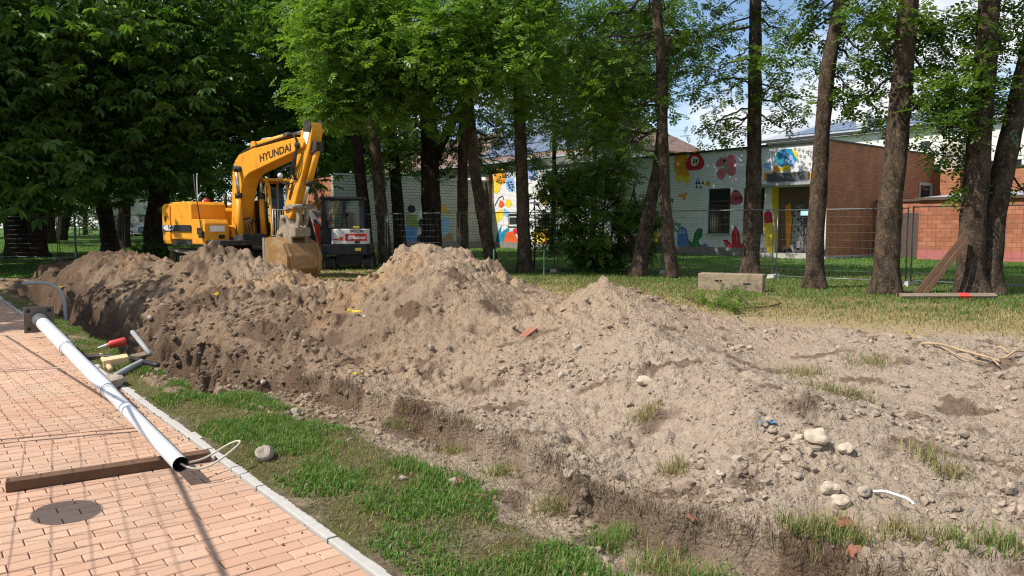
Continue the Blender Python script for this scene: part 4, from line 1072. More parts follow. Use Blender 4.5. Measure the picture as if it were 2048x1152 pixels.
g = G(); g.box((-9.6, 5.2, HE + 1.2), (-8.6, 6.2, HE + 2.9)); g.build('chimney', 'plaster', rb)
g = G(); g.tube([(-4.2, -0.12, 0), (-4.2, -0.12, HE)], 0.07, 8); g.build('downpipe', 'window_frame', rb)
# ------------------------------------------------------------------ far left: white house beyond the park
q = at(262, 470, 92); q.z = 0.5
fh = empty('far_house', q, 0.25, 'white gabled house seen far off between the left trunks', 'house')
wall_open('wall', -3.2, 3.2, 0, 5.2, [(-1.9, -0.9, 1.2, 2.6), (0.9, 1.9, 1.2, 2.6), (-0.6, 0.5, 3.6, 4.7)], 'plaster', fh)
for qd in [(-1.9, -0.9, 1.2, 2.6), (0.9, 1.9, 1.2, 2.6), (-0.6, 0.5, 3.6, 4.7)]: window(fh, *qd, fmat='white_frame', bars=0, mullion=1)
g = G(); g.box((-3.2, 0.304, 0), (-2.9, 9, 5.2)); g.box((2.9, 0.304, 0), (3.2, 9, 5.2)); g.build('side_wall', 'plaster', fh)
g = G(); g.add([(-3.2, 0, 5.2), (3.2, 0, 5.2), (0, 0, 8.2), (-3.2, .3, 5.2), (3.2, .3, 5.2), (0, .3, 8.2)], [(0, 1, 2), (5, 4, 3), (0, 3, 4, 1), (1, 4, 5, 2), (2, 5, 3, 0)]); g.build('gable', 'plaster', fh)
roofpatch('roof', [(-3.7, -.3, 4.95), (-3.7, 9.3, 4.95), (0, 9.3, 8.4), (0, -.3, 8.4)][::-1], 'tile_roof', fh); roofpatch('roof', [(3.7, -.3, 4.95), (3.7, 9.3, 4.95), (0.01, 9.3, 8.4), (0.01, -.3, 8.4)], 'tile_roof', fh)
# white villa roof that shows between the excavator arm and the trees
q = at(700, 340, 92); q.z = 0.3
vl = empty('white_villa', q, 0.35, 'small white villa with a shallow grey roof beyond the excavator arm', 'house')
g = G(); g.box((-5, 0, 0), (5, 8, 7.6)); g.build('wall', 'plaster', vl)
roofpatch('roof', [(-5.6, -.6, 7.6), (5.6, -.6, 7.6), (0.6, 4, 9.6), (-0.6, 4, 9.6)], 'tile_roof', vl); roofpatch('roof', [(5.6, -.6, 7.6), (5.6, 8.6, 7.6), (0.62, 4, 9.6)], 'tile_roof', vl); roofpatch('roof', [(-5.6, 8.6, 7.6), (-5.6, -.6, 7.6), (-0.62, 4, 9.6)], 'tile_roof', vl)
# ================================================================== trees
def leaf_template(kind):
    V = []
    def leaflet(b, d, l, w, nrm=(0, 0, 1), wide=0.5, droop=0.12):
        b = np.array(b, float); d = np.array(d, float); d /= np.linalg.norm(d); s_ = np.cross(nrm, d); s_ /= np.linalg.norm(s_)
        dn = np.array((0, 0, -droop * l))
        V.extend([b, b + d * l * wide + s_ * w / 2 + dn * .3, b + d * l + dn, b + d * l * wide - s_ * w / 2 + dn * .3])
    if kind == 'ash':
        for t, l in ((0.28, .30), (0.52, .36), (0.76, .34)):
            for sgn in (-1, 1): leaflet((t, 0, -0.10 * t * t), (0.55, sgn * 0.85, 0), l, 0.20)
        leaflet((0.9, 0, -.09), (1, 0, -0.1), .36, .19)
    elif kind == 'chestnut':
        for a, l in ((0, .62), (42, .58), (-42, .58), (84, .46), (-84, .46), (128, .30), (-128, .30)):
            leaflet((0, 0, 0), (math.cos(R(a)), math.sin(R(a)), 0.02), l, 0.26 * l / .6, wide=0.66, droop=0.5)
    else:                                      # plain broad leaves on a twig
        for t in (0.15, 0.4, 0.65):
            for sgn in (-1, 1): leaflet((t, 0, -.05 * t), (0.5, sgn, 0), .42, .26)
        leaflet((0.8, 0, -.05), (1, 0, 0), .40, .26)
    return np.array(V)
TPL = {k: leaf_template(k) for k in ('ash', 'chestnut', 'broad')}
def leaves(g, P, size, kind, cols, r, tilt=0.45, droop=0.25):
    n = len(P); T = TPL[kind]; m = len(T)
    az = r.uniform(0, 2 * math.pi, n); dr = -droop + r.normal(0, 0.35, n)
    X_ = np.stack([np.cos(az) * np.cos(dr), np.sin(az) * np.cos(dr), np.sin(dr)], 1)
    up = np.stack([r.normal(0, tilt, n), r.normal(0, tilt, n), np.ones(n)], 1)
    Y_ = np.cross(up, X_); Y_ /= np.linalg.norm(Y_, axis=1)[:, None]; Z_ = np.cross(X_, Y_)
    V = P[:, None] + size[:, None, None] * (T[None, :, 0:1] * X_[:, None] + T[None, :, 1:2] * Y_[:, None] + T[None, :, 2:3] * Z_[:, None])
    F = np.arange(n * m).reshape(-1, 4)
    g.add(V.reshape(-1, 3), F, np.repeat(cols, m, 0))
def trunk_tube(g, pts, radii, r, n=16, step=0.16, flare=0.5, lump=0.10):
    P = np.array([tuple(p) for p in pts], float); d = np.concatenate([[0], np.cumsum(np.linalg.norm(np.diff(P, axis=0), axis=1))])
    t = np.linspace(0, d[-1], max(6, int(d[-1] / step)))
    # smooth spline through the points
    Q = np.stack([np.interp(t, d, P[:, k]) for k in range(3)], 1)
    for _ in range(6): Q[1:-1] = 0.25 * Q[:-2] + 0.5 * Q[1:-1] + 0.25 * Q[2:]
    rr = np.interp(t, d, radii) * (1 + flare * np.exp(-t / 0.28)) 
    k0 = g.n; g.tube(Q, rr, n)
    V = g.v[-1]; k = len(t); ph = r.uniform(0, 100)
    A = np.tile(np.arange(n) * 2 * math.pi / n, k); tt = np.repeat(t, n)
    f = 1 + lump * (fbm(np.cos(A) * 1.3 + ph, np.sin(A) * 1.3 + tt * 1.1, 7, 3)) + 0.05 * perlin(tt * 3.2 + ph, tt * 0, 8)
    f += np.where(tt < 0.6, (0.6 - tt) / 0.6 * 0.28 * np.maximum(0, np.cos(A * 3 + ph)), 0) * (flare > 0.2)
    C = np.repeat(Q, n, 0); g.v[-1] = C + (V - C) * f[:, None]
    return Q
def limb(g, a, b_, r0, r1, r, sag=0.0, n=6, k=8):
    a = np.array(a, float); b_ = np.array(b_, float); t = np.linspace(0, 1, k)[:, None]
    if k > 6 and np.linalg.norm(b_ - a) < 1.2: t = np.linspace(0, 1, 5)[:, None]; k = 5
    P = a + (b_ - a) * t; L_ = np.linalg.norm(b_ - a)
    P[:, 2] += (np.sin(t[:, 0] * math.pi) * sag * L_)
    P[1:-1] += r.normal(0, 0.035 * L_, (k - 2, 3))
    g.tube(P, np.linspace(r0, r1, k), n, cap=False); return P
GREENS = {'ash': ((0.050, 0.105, 0.014), (0.145, 0.225, 0.035)), 'ash_bright': ((0.085, 0.175, 0.026), (0.225, 0.345, 0.065)), 'chestnut': ((0.050, 0.115, 0.022), (0.14, 0.24, 0.048)), 'far': ((0.035, 0.085, 0.013), (0.10, 0.18, 0.03))}
def tree(name, label, group, trunks, clumps, kind='ash', green='ash', bark='bark', lsize=0.36, seed=0, mat='leaf', cat='tree', sub=5, sig=0.34, flare=0.5, tilt=0.45):
    """trunks: [(points, radii)], clumps: (x, y, z, horizontal radius, vertical radius, leaves)."""
    r = np.random.default_rng(seed)
    base = Vector(trunks[0][0][0])
    o = empty(name, base, 0, label, cat, group)
    inv = Matrix.Translation(-base)
    paths = []
    for pts, radii in trunks:
        g = G(); Q = trunk_tube(g, [inv @ Vector(p) for p in pts], radii, r, flare=flare); paths.append((Q, radii)); g.build('trunk', bark, o, True)
    gb = G(); gl = G()
    lo, hi = map(np.array, GREENS[green])
    allQ = np.concatenate([q for q, _ in paths])
    for cl in clumps:
        cx, cy, cz, rh, rv, n = cl[:6]; hid = len(cl) > 6; big = cl[6] if hid else 1.0
        if hid: n = n / big ** 1.7
        c = np.array((cx, cy, cz)) - np.array(base)
        # the limb leaves the trunk somewhat above or below the clump
        dd = np.linalg.norm((allQ - (c + np.array((0, 0, 0.45)))) * np.array((1, 1, 1.3)), axis=1); j = int(np.argmin(dd))
        far_ = np.linalg.norm(allQ[j] - c)
        if far_ > 0.5: limb(gb, allQ[j], c, 0.018 + 0.011 * far_, 0.018, r, 0.05)
        for k in range(sub):
            while True:
                q = r.uniform(-1, 1, 3)
                if (q ** 2).sum() < 1: break
            s_ = c + q * np.array((rh, rh, rv))
            (None if hid else limb(gb, c, s_, 0.016, 0.006, r, 0.05, 3, 4))
            m = max(3, int((1.7 if kind == 'ash' else 1.0) * n / sub * r.uniform(0.6, 1.4)))
            w_ = min(sig, 0.5 * rh)
            P = s_ + r.normal(0, 1, (m, 3)) * np.array((w_, w_, w_ * 0.55))
            P[:, 2] -= 0.25 * ((P[:, 0] - s_[0]) ** 2 + (P[:, 1] - s_[1]) ** 2)
            kk = np.clip(r.normal(0.45, 0.28, (m, 1)) + r.normal(0, 0.15), 0, 1)
            leaves(gl, P, lsize * big * r.uniform(0.5, 1.3, m), kind, lo + (hi - lo) * kk, r, tilt)
    if gb.n: tag(gb.build('branches', bark, o, True), kind='stuff')
    if gl.n: tag(gl.build('crown', mat, o), kind='stuff')
    return o
def rand_clumps(r, c, rad, n, crad, leaves_, zsq=0.8, hollow=0.35, zmin=None, fl=0.8):
    out = []
    while len(out) < n:
        q = r.uniform(-1, 1, 3); d = (q ** 2).sum() ** 0.5
        if d > 1 or d < hollow: continue
        p = np.array(c) + q * rad * np.array((1, 1, zsq))
        if zmin is not None and p[2] < zmin: continue
        s_ = r.uniform(0.75, 1.25)
        out.append((p[0], p[1], p[2], crad * s_, crad * s_ * fl, int(leaves_ * s_ * s_)))
    return out
def px_clumps(spec, Y, rh, n, jit, r):
    out = []
    for a in spec:
        p = at(a[0], a[1], Y + r.uniform(-jit, jit)); k = a[2] if len(a) > 2 else 1.0
        out.append((p.x, p.y, p.z, rh * k, rh * k * 0.75, int(n * k * k)))
    return out
rt = np.random.default_rng(77)
def up_trunk(spec, Y, top, rad0, rad1, wander=0.3):
    """Trunk from photo points at distance Y, carried on above the picture to height top."""
    P = [at(a, c, Y) for a, c in spec]
    P[0].z = gz(P[0].x, P[0].y) - 0.08 if P[0].y < 26 else GL - 0.1
    d = (P[-1] - P[-2]); d = d / max(d.z, 0.1); k = 1
    while P[-1].z < top:
        d = Vector((d.x * 0.7 + random.uniform(-wander, wander) * .15, d.y * 0.7 + random.uniform(-wander, wander) * .15, 1.0)); P.append(P[-1] + d * 1.5)
    z0 = P[0].z
    return P, [rad0 + (rad1 - rad0) * min(1, (p.z - z0) / (top - z0)) for p in P]
def above(P, r, n, rad, crad, lv, z0=9.5):
    n = int(n * (1.35 if z0 < 9.6 else 0.8)); rad *= 1.3; z0 += 0.5
    """Upper crown, out of the picture, that shades what is below."""
    c = (P[-1].x - 0.6, P[-1].y - 0.5, z0 + rad * 0.5)
    return [q + (1.7,) for q in rand_clumps(r, c, rad, n, crad, lv, 0.75, 0.2, z0)]
RG = 'row of ash trunks along the building fence'
# --- five ashes on the right
P, q = up_trunk([(1500, 551), (1506, 420), (1510, 200), (1511, 0)], 22.0, 12, .25, .12)
sp = [(1435, 60), (1395, 75, .8), (1432, 140, .9), (1400, 175, .7), (1480, 110, .9), (1440, 240, .8), (1470, 260, .7), (1528, 130, .9), (1575, 190), (1560, 255, .7), (1570, 70, .8), (1545, 20), (1585, 130, .8), (1410, 255, .7), (1450, 20), (1590, 230, .6), (1550, 160, .8), (1460, 180, .8)]
tree('ash_tree', 'straight slim ash trunk right behind the timber block', RG, [(P, q)], px_clumps(sp, 21.5, 0.66, 46, 1.0, rt) + above(P, rt, 12, 3.0, 1.0, 70), seed=1)
P, q = up_trunk([(1628, 577), (1632, 450), (1642, 300), (1655, 130), (1682, 0)], 18.0, 11, .215, .11)
sp = [(1690, 60, .8), (1720, 100), (1745, 150), (1705, 180, .8), (1668, 140, .7), (1750, 215, .9), (1690, 215, .6), (1625, 40, .7), (1600, 80, .6), (1610, 15, .8), (1760, 60), (1720, 20), (1640, 190, .5)]
tree('ash_tree', 'bent ash trunk with a pruned knot, left of the trunk by the brick corner', RG, [(P, q)], px_clumps(sp, 18.2, 0.6, 52, 0.9, rt) + above(P, rt, 10, 2.6, 0.9, 70, 8.5), seed=2)
P, q = up_trunk([(1772, 590), (1776, 450), (1792, 300), (1808, 120), (1818, 0)], 16.3, 11, .265, .14)
sp = [(1850, 60), (1895, 110), (1865, 170, .8), (1740, 30), (1770, 120, .8), (1840, 215, .7), (1740, 190, .7), (1780, 40), (1850, 120, .8)]
tree('ash_tree', 'thick leaning ash trunk just left of the propped planks', RG, [(P, q)], px_clumps(sp, 16.8, 0.56, 52, 0.9, rt) + above(P, rt, 10, 2.6, 0.9, 70, 8), seed=3)
P, q = up_trunk([(1940, 592), (1944, 450), (1958, 300), (1972, 120), (1978, 0)], 16.0, 11, .27, .15)
P2, q2 = up_trunk([(1975, 590), (1985, 450), (2004, 350), (2030, 230), (2058, 110)], 16.1, 9.5, .25, .13)
sp = [(1925, 205), (1900, 255), (1885, 300, .8), (1930, 160), (2005, 100), (2030, 50), (2040, 300, .7), (1920, 380, .55), (1935, 320, .6), (1915, 60), (2000, 180, .8), (1890, 215), (2035, 180), (1950, 40), (2045, 380, .5), (2020, 20), (1905, 150)]
tree('ash_tree', 'forked double ash trunk that the old planks lean on', RG, [(P, q), (P2, q2)], px_clumps(sp, 16.4, 0.55, 54, 0.7, rt) + above(P, rt, 10, 2.6, 0.9, 70, 8), seed=4)
P, q = up_trunk([(1345, 556), (1332, 420), (1326, 300), (1322, 120), (1312, 0)], 21.8, 12, .17, .12)
P2, q2 = up_trunk([(1273, 552), (1296, 430), (1318, 330), (1324, 260), (1328, 180)], 22.3, 6.0, .23, .12)
sp = [(1180, 120), (1250, 60), (1205, 235, .9), (1150, 180), (1290, 30), (1235, 295, .8), (1230, 150), (1270, 100), (1350, 60), (1365, 150, .8), (1280, 215, .8), (1190, 60), (1300, 160, .7), (1160, 250, .9), (1250, 200, .8), (1330, 20), (1375, 90, .8), (1210, 180), (1180, 290, .9), (1270, 285, .7), (1140, 110)]
tree('ash_tree', 'pair of crossing ash trunks beside the dark shrub', RG, [(P, q), (P2, q2)], px_clumps(sp, 22.5, 0.75, 55, 1.2, rt) + above(P, rt, 12, 3.0, 1.0, 80), seed=5)
# --- the denser trees in the middle
MG = 'ash trunks in the shade behind the big heap'
def mid_clumps(x0, x1, y0, y1, Y, n, k, jit=1.3):
    Y = 22.6 + (Y - 25) * 0.25
    return px_clumps([(rt.uniform(x0, x1), rt.uniform(y0, y1), rt.uniform(.8, 1.2)) for _ in range(n)], Y, 0.85, k, jit, rt)
P, q = up_trunk([(1050, 546), (1046, 420), (1040, 250), (1036, 100)], 24.2, 13, .225, .12)
tree('ash_tree', 'upright ash trunk in front of the sunlit mural', MG, [(P, q)], mid_clumps(960, 1110, -30, 190, 24, 18, 95) + px_clumps([(1090, 60), (1120, 150), (1065, 205), (1130, 250, .8), (1040, 215, .8), (1100, 215)], 24, .75, 70, 1, rt) + above(P, rt, 16, 3.4, 1.1, 90, 10), green='ash_bright', seed=6)
P, q = up_trunk([(986, 545), (966, 430), (947, 330), (936, 180)], 25.4, 13, .22, .11)
tree('ash_tree', 'ash trunk leaning left across the blockwork corner', MG, [(P, q)], mid_clumps(820, 990, -30, 190, 25, 22, 100) + px_clumps([(900, 225, .8), (880, 245, .7), (960, 200), (925, 190)], 25, .8, 80, .8, rt) + above(P, rt, 16, 3.4, 1.1, 90, 10.5), green='ash_bright', seed=7)
P, q = up_trunk([(926, 520), (925, 400), (926, 250), (924, 120)], 29.0, 13, .225, .12)
tree('ash_tree', 'slim upright ash trunk right of the thickest dark trunk', MG, [(P, q)], px_clumps([(900, 300), (960, 310), (1000, 290, 1.2), (940, 260), (1010, 330, .8), (880, 330, .8), (1020, 250, 1.2), (900, 270, 1.2), (985, 345, .7), (950, 230, 1.3), (1000, 215, 1.3), (1060, 300), (1075, 260, 1.1), (890, 220, 1.2)], 30, .9, 60, 1.5, rt) + above(P, rt, 12, 3.2, 1.2, 70, 11), seed=8)
P, q = up_trunk([(864, 520), (862, 400), (858, 260), (852, 120)], 30.5, 14, .43, .2)
P2, q2 = ([P[0] + Vector((.1, .1, 4.4)), P[0] + Vector((0.6, .2, 5.3)), P[0] + Vector((1.4, .3, 7)), P[0] + Vector((2.0, .3, 9.5))], [.2, .2, .16, .08])
tree('ash_tree', 'thickest dark trunk behind the big heap, forking overhead', MG, [(P, q), (P2, q2)], mid_clumps(740, 900, 20, 210, 29, 16, 95) + px_clumps([(820, 300), (800, 270, 1.2), (840, 320, .7), (780, 330), (890, 350, .6)], 31, .9, 60, 1, rt) + above(P, rt, 16, 3.8, 1.2, 90, 12), bark='bark_dark', seed=9)
P, q = up_trunk([(803, 515), (796, 420), (786, 300), (776, 150)], 31.5, 13, .27, .12)
tree('ash_tree', 'lean dark trunk left of the thickest trunk', MG, [(P, q)], mid_clumps(700, 820, -30, 150, 29, 14, 95) + px_clumps([(770, 270), (740, 330, .8), (820, 250)], 32, .9, 60, 1, rt) + above(P, rt, 12, 3.4, 1.2, 80, 12), bark='bark_dark', green='ash_bright', seed=10)
P, q = up_trunk([(772, 522), (764, 430), (752, 320), (742, 180)], 28.5, 13, .25, .12)
tree('ash_tree', 'knobbly trunk just right of the small digger', MG, [(P, q)], mid_clumps(640, 790, 60, 215, 27, 22, 100) + px_clumps([(765, 235, .9), (700, 215), (820, 215), (735, 180)], 27, .85, 90, .6, rt) + above(P, rt, 14, 3.2, 1.1, 90, 11), green='ash_bright', seed=11)
P, q = up_trunk([(737, 520), (728, 420), (715, 300), (706, 200)], 29.5, 13, .26, .12)
tree('ash_tree', 'dark slanting trunk touching the right of the small digger', MG, [(P, q)], mid_clumps(625, 760, -30, 160, 27.5, 20, 100) + above(P, rt, 14, 3.2, 1.1, 90, 11), bark='bark_dark', green='ash_bright', seed=12)
# --- horse chestnuts on the left
CG = 'horse chestnuts shading the left side'
def chestnut(label, spec, Y, r0, crown, rad, n, seed, spec2=None, zmin=2.9, lv=80, extra=[], crad=1.25, group=CG):
    r = np.random.default_rng(seed)
    P, q = up_trunk(spec, Y, 9, r0, r0 * .5); tr = [(P, q)]
    if spec2: P2, q2 = up_trunk(spec2, Y + .4, 8, r0 * .9, r0 * .4); tr.append((P2, q2))
    tree('horse_chestnut', label, group, tr, [q + ((1.5,) if (q[2] > 2.0 + 0.31 * q[1] or q[1] > crown[1] + 0.25 * rad or crad > 1.4) else ()) for q in rand_clumps(r, crown, rad, n, crad, lv, 0.8, 0.45, zmin)] + extra, 'chestnut', 'chestnut', 'bark_dark', 0.56, seed, 'leaf_dark', sub=6, sig=0.6, tilt=0.3)
c = at(310, 525, 31)
chestnut('stout chestnut trunk directly behind the big excavator', [(312, 528), (310, 460), (318, 400), (320, 330)], 30.5, .46, (c.x + 0.2, 30.0, 7.6), 6.6, 105, 21, zmin=3.5)
c = at(60, 505, 37)
chestnut('chestnut with two stout trunks at the far left edge', [(40, 512), (30, 450), (18, 390)], 37, .55, (c.x, 36, 9), 7.5, 80, 22, [(75, 512), (70, 450), (62, 380)], zmin=3.3)
chestnut('chestnut with a slightly leaning trunk left of the excavator', [(222, 506), (215, 450), (205, 400)], 41, .44, (-21.5, 41, 9), 7.0, 70, 23, zmin=3.6)
chestnut('chestnut whose sunlit boughs hang in from the left', [(-160, 540), (-158, 440), (-150, 380)], 26, .5, (-19.6, 25.5, 7.6), 5.6, 110, 24, zmin=2.9, lv=85,
         extra=px_clumps([(40, 290), (90, 320), (20, 340), (120, 300, .8), (60, 370, .9), (150, 350, .8), (20, 250), (90, 250, .8), (30, 395, .8), (145, 385, .6), (100, 40), (130, 75), (60, 20), (40, 130, .8), (5, 200), (110, 130, .7)], 23.2, .9, 66, .5, rt))
chestnut('farther chestnut trunk right of the double trunk', [(90, 486), (88, 440), (85, 400)], 56, .8, (-35, 56, 10), 7.5, 50, 25, zmin=4.2, lv=60, crad=1.6)
chestnut('chestnut trunk that stands between the mesh fence and the leaning trunk', [(246, 488), (248, 440), (250, 400)], 50, .42, (-25.5, 50, 10), 6.5, 50, 26, zmin=4.4, lv=60, crad=1.6)
chestnut('chestnut crown behind the excavator arm', [(560, 520), (556, 430), (552, 360)], 38, .4, (-10.2, 37.5, 9.5), 5.6, 75, 27, zmin=4.6, lv=75)
chestnut('slanting chestnut trunk far back near the mesh fence', [(118, 478), (128, 440), (138, 410)], 62, .5, (-38, 64, 10), 7, 40, 28, zmin=4.6, lv=55, crad=1.7)
# out of frame on the left: the neighbours whose shade falls on the path end and the boughs
for i, (x, y, rad_, n) in enumerate(((-36, 25, 6.5, 50), (-33, 34, 7, 60), (-17.2, 11.5, 3.6, 34))):
    r = np.random.default_rng(40 + i)
    pts = [Vector((x, y, -0.1)), Vector((x + .1, y, 3)), Vector((x, y + .1, 7))]
    tree('horse_chestnut', ('big chestnut left of the footpath', 'second chestnut farther left of the footpath', 'small chestnut close by the footpath on the left')[i], CG, [(pts, [.4, .35, .25])],
         [q + (1.6,) for q in rand_clumps(r, (x, y, 4 + rad_ * .8), rad_, n, 1.5, 60, .8, .3, 3.2)], 'chestnut', 'chestnut', 'bark_dark', 0.6, 40 + i, 'leaf_dark', sub=5, sig=.7, tilt=.3)
# --- background woods: single trees that close the view
FG = 'background trees beyond the park'
for i, (px, Y, rad_, zc, lab) in enumerate(((-40, 70, 8, 9, 'broad green tree at the far left beyond the lawn'), (170, 95, 9, 9, 'rounded tree beyond the mesh fence'), (330, 70, 6, 9, 'dark tree right behind the chestnut trunk and the parked cars'), (420, 62, 7, 9, 'dark tree behind the excavator hood'),
                                             (520, 60, 6.5, 9, 'dark tree behind the excavator cab'), (690, 75, 4.2, 6.5, 'light green tree beside the white villa'), (640, 58, 4.5, 10.5, 'maple crown behind the arm tip'), (760, 62, 5, 8.5, 'small tree over the blockwork wing'), (1210, 49, 3.6, 10.2, 'tree top in front of the tiled roof'),
                                             (90, 80, 7, 8, 'wide tree behind the double trunk'), (250, 105, 8, 9, 'pale tree beside the far white house'))):
    r = np.random.default_rng(60 + i); p = at(px, 455, Y); p.z = 0.2
    tree('park_tree', lab, FG, [([p, p + Vector((.1, 0, 3)), p + Vector((0, .1, zc))], [.3, .25, .12])], [q + (1.35,) for q in rand_clumps(r, (p.x, p.y, zc), rad_, int(16 + rad_ * 5), rad_ * .24, 70, .8, .3, 2.2 if i not in (6, 8) else 6)], 'broad', 'far', 'bark_dark', 0.62 if Y > 60 else .5, 60 + i, 'leaf', sub=6, sig=.9)
for i, (px, Y, rad_, zc) in enumerate(((1185, 40.5, 4.3, 9.6), (1105, 43.5, 3.6, 10.5), (1240, 37.0, 3.4, 10.2))):
    r = np.random.default_rng(80 + i); p = at(px, 455, Y); p.z = 0.1
    tree('ash_tree', ('tree behind the dark shrub, its crown hiding the tiled roof', 'tree close to the mural wall left of the dark shrub', 'slender tree by the mural wall behind the crossing trunks', 'tree by the mural wall whose trunk hides behind the straight slim trunk')[i], 'ash trees close to the mural wall',
         [([p, p + Vector((.1, 0, 4)), p + Vector((0, .1, zc + 1))], [.16, .13, .06])], [q + (1.25,) for q in rand_clumps(r, (p.x, p.y, zc), rad_, (44, 34, 28)[i], 1.05, 75, .85, .2, (5.6, 6.5, 6.8)[i])], 'ash', 'ash', 'bark_dark', .44, 80 + i, 'leaf', sub=5, sig=.5)
# --- shrub and saplings
p = at(1195, 545, 24.6)
sc = []
r = np.random.default_rng(90)
for k in range(58):
    a = r.uniform(0, 6.28); z = r.uniform(0.2, 3.7); w_ = 1.95 * math.sin(min(1, z / 1.5) * 1.2) * (1 - .35 * max(0, z - 2.6) / 1.6)
    d = w_ * math.sqrt(r.uniform(0.1, 1)); sc.append((p.x + d * math.cos(a), p.y + d * math.sin(a) * .8, z + GL, .5, .4, 62))
stems = [([Vector((p.x + dx, p.y + dy, .08)), Vector((p.x + dx * 2.5, p.y + dy * 2, 1.4)), Vector((p.x + dx * 4, p.y + dy * 3, 3.2))], [.05, .04, .015]) for dx, dy in ((-.25, 0), (.2, .1), (.05, -.15), (.3, -.1))]
tree('dark_shrub', 'dense dark green shrub between the mural and the crossing trunks', None, stems, sc, 'ash', 'ash', 'bark_dark', .36, 90, 'leaf', 'shrub', sub=3, sig=.3, flare=0)
p = at(1068, 540, 26.5)
tree('sapling', 'thin sapling with sparse leaves in front of the sunlit mural', None, [([p, p + Vector((.05, 0, 1.6)), p + Vector((0, 0, 2.6))], [.03, .025, .01])],
     [(p.x + a, p.y, p.z + z, .3, .3, 26) for a, z in ((0, 2.5), (.3, 2.0), (-.2, 1.8), (.35, 2.7), (.5, 1.2), (.9, .9), (.45, .7))], 'broad', 'far', 'bark_dark', .2, 91, 'leaf', 'sapling', sub=3, sig=.2, flare=0)
p = at(303, 525, 28.5)
tree('dark_shrub', 'low dark shrub at the foot of the chestnut left of the excavator', None, [([p, p + Vector((0, 0, .6))], [.04, .02])], [(p.x + r.uniform(-.7, .5), p.y + r.uniform(-.4, .4), p.z + r.uniform(.1, .9), .35, .3, 26) for _ in range(9)], 'broad', 'far', 'bark_dark', .22, 92, 'leaf_dark', 'shrub', sub=3, sig=.25, flare=0)
# ================================================================== machines
def text_mesh(name, txt, size, mat, parent, Mx, extrude=0.004, sx=1.0):
    cu = bpy.data.curves.new(name, 'FONT'); cu.body = txt; cu.size = size; cu.extrude = extrude; cu.align_x = 'CENTER'; cu.align_y = 'CENTER'; cu.resolution_u = 3; cu.offset = 0.012 * size / .36
    tmp = bpy.data.objects.new(name, cu); col.objects.link(tmp)
    dg = bpy.context.evaluated_depsgraph_get(); dg.update()
    me = bpy.data.meshes.new_from_object(tmp.evaluated_get(dg)); bpy.data.objects.remove(tmp); me.name = name
    me.transform(Mx @ Matrix.Diagonal((sx, 1, 1, 1))); me.materials.clear(); me.materials.append(M[mat])
    o = bpy.data.objects.new(name, me); col.objects.link(o); o.parent = parent
    return o
def side_mx(x, y, z, ang=0.0):               # text standing on a face that looks to -y, turned by ang in the face
    return Matrix.Translation((x, y, z)) @ Matrix.Rotation(math.pi / 2, 4, 'X') @ Matrix.Rotation(ang, 4, 'Z')
def turn(o, rz): o.rotation_euler.z = rz; return o
def cylp(name, p0, p1, r, mat, parent, n=16, smooth=True):
    g = G(); g.tube([p0, Vector(p0).lerp(Vector(p1), .5), p1], r, n); return g.build(name, mat, parent, smooth)
def hose(name, pts, r, mat, parent, k=24):
    P = np.array([tuple(p) for p in pts], float); d = np.concatenate([[0], np.cumsum(np.linalg.norm(np.diff(P, axis=0), axis=1))]); t = np.linspace(0, d[-1], k)
    Q = np.stack([np.interp(t, d, P[:, i]) for i in range(3)], 1)
    for _ in range(5): Q[1:-1] = .25 * Q[:-2] + .5 * Q[1:-1] + .25 * Q[2:]
    g = G(); g.tube(Q, r, 6); return g.build(name, mat, parent, True)
YAW = R(-40)
EX = Vector((-8.2, 22.0, 0.13))
ex = empty('excavator', EX, 0, 'big yellow crawler excavator with its bucket resting on the ground', 'excavator')
def U(o): return turn(o, YAW)
# --- crawler tracks: belt outline with separate shoes
def track(cy, yaw):
    n = 40; L_, rr, zc = 1.35, .40, .42; per = []
    tot = 2 * 2 * L_ + 2 * math.pi * rr
    for k in range(n):
        s_ = tot * k / n
        if s_ < 2 * L_: per.append((-L_ + s_, zc + rr, 0))
        elif s_ < 2 * L_ + math.pi * rr: a = (s_ - 2 * L_) / rr; per.append((L_ + rr * math.sin(a), zc + rr * math.cos(a), -a))
        elif s_ < 4 * L_ + math.pi * rr: per.append((L_ - (s_ - 2 * L_ - math.pi * rr), zc - rr, -math.pi))
        else: a = (s_ - 4 * L_ - math.pi * rr) / rr; per.append((-L_ - rr * math.sin(a), zc - rr * math.cos(a), -math.pi - a))
    root = prism('track_frame', [(-1.25, .25), (1.25, .25), (1.35, .45), (1.1, .62), (-1.1, .62), (-1.35, .45)], cy - .17, cy + .17, 'muddy_steel', ex, .02); turn(root, yaw)
    sag = lambda x, a: -0.06 * math.cos(x / L_ * math.pi / 2) if a == 0 else 0
    for (x, z, a) in per:
        g = G(); Mx = Matrix.Translation((x, cy, z + sag(x, a))) @ Matrix.Rotation(-a, 4, 'Y')
        g.box((-.088, -.30, -.03), (.088, .30, .012), M=Mx); g.box((-.03, -.30, .0121), (.0, .30, .042), M=Mx); g.box((.055, -.30, .0122), (.075, .30, .035), M=Mx)
        g.build('track_shoe', 'muddy_steel', root)
    for x in (-L_, L_): cylp('idler_wheel', (x, cy - .15, zc), (x, cy + .15, zc), .33, 'dark_steel', root)
    for x in np.linspace(-1.0, 1.0, 5): cylp('roller', (x, cy - .2, .16), (x, cy + .2, .16), .10, 'dark_steel', root)
    cylp('top_roller', (0, cy - .2, .74), (0, cy + .2, .74), .07, 'muddy_steel', root)
    g = G(); g.box((-.55, cy - .32, .38), (-.25, cy - .171, .62)); g.box((-1.0, cy - .2, .60), (1.0, cy - .172, .66)); g.build('track_guard', 'muddy_steel', root)
TY = R(-52)
track(-1.0, TY); track(1.0, TY)
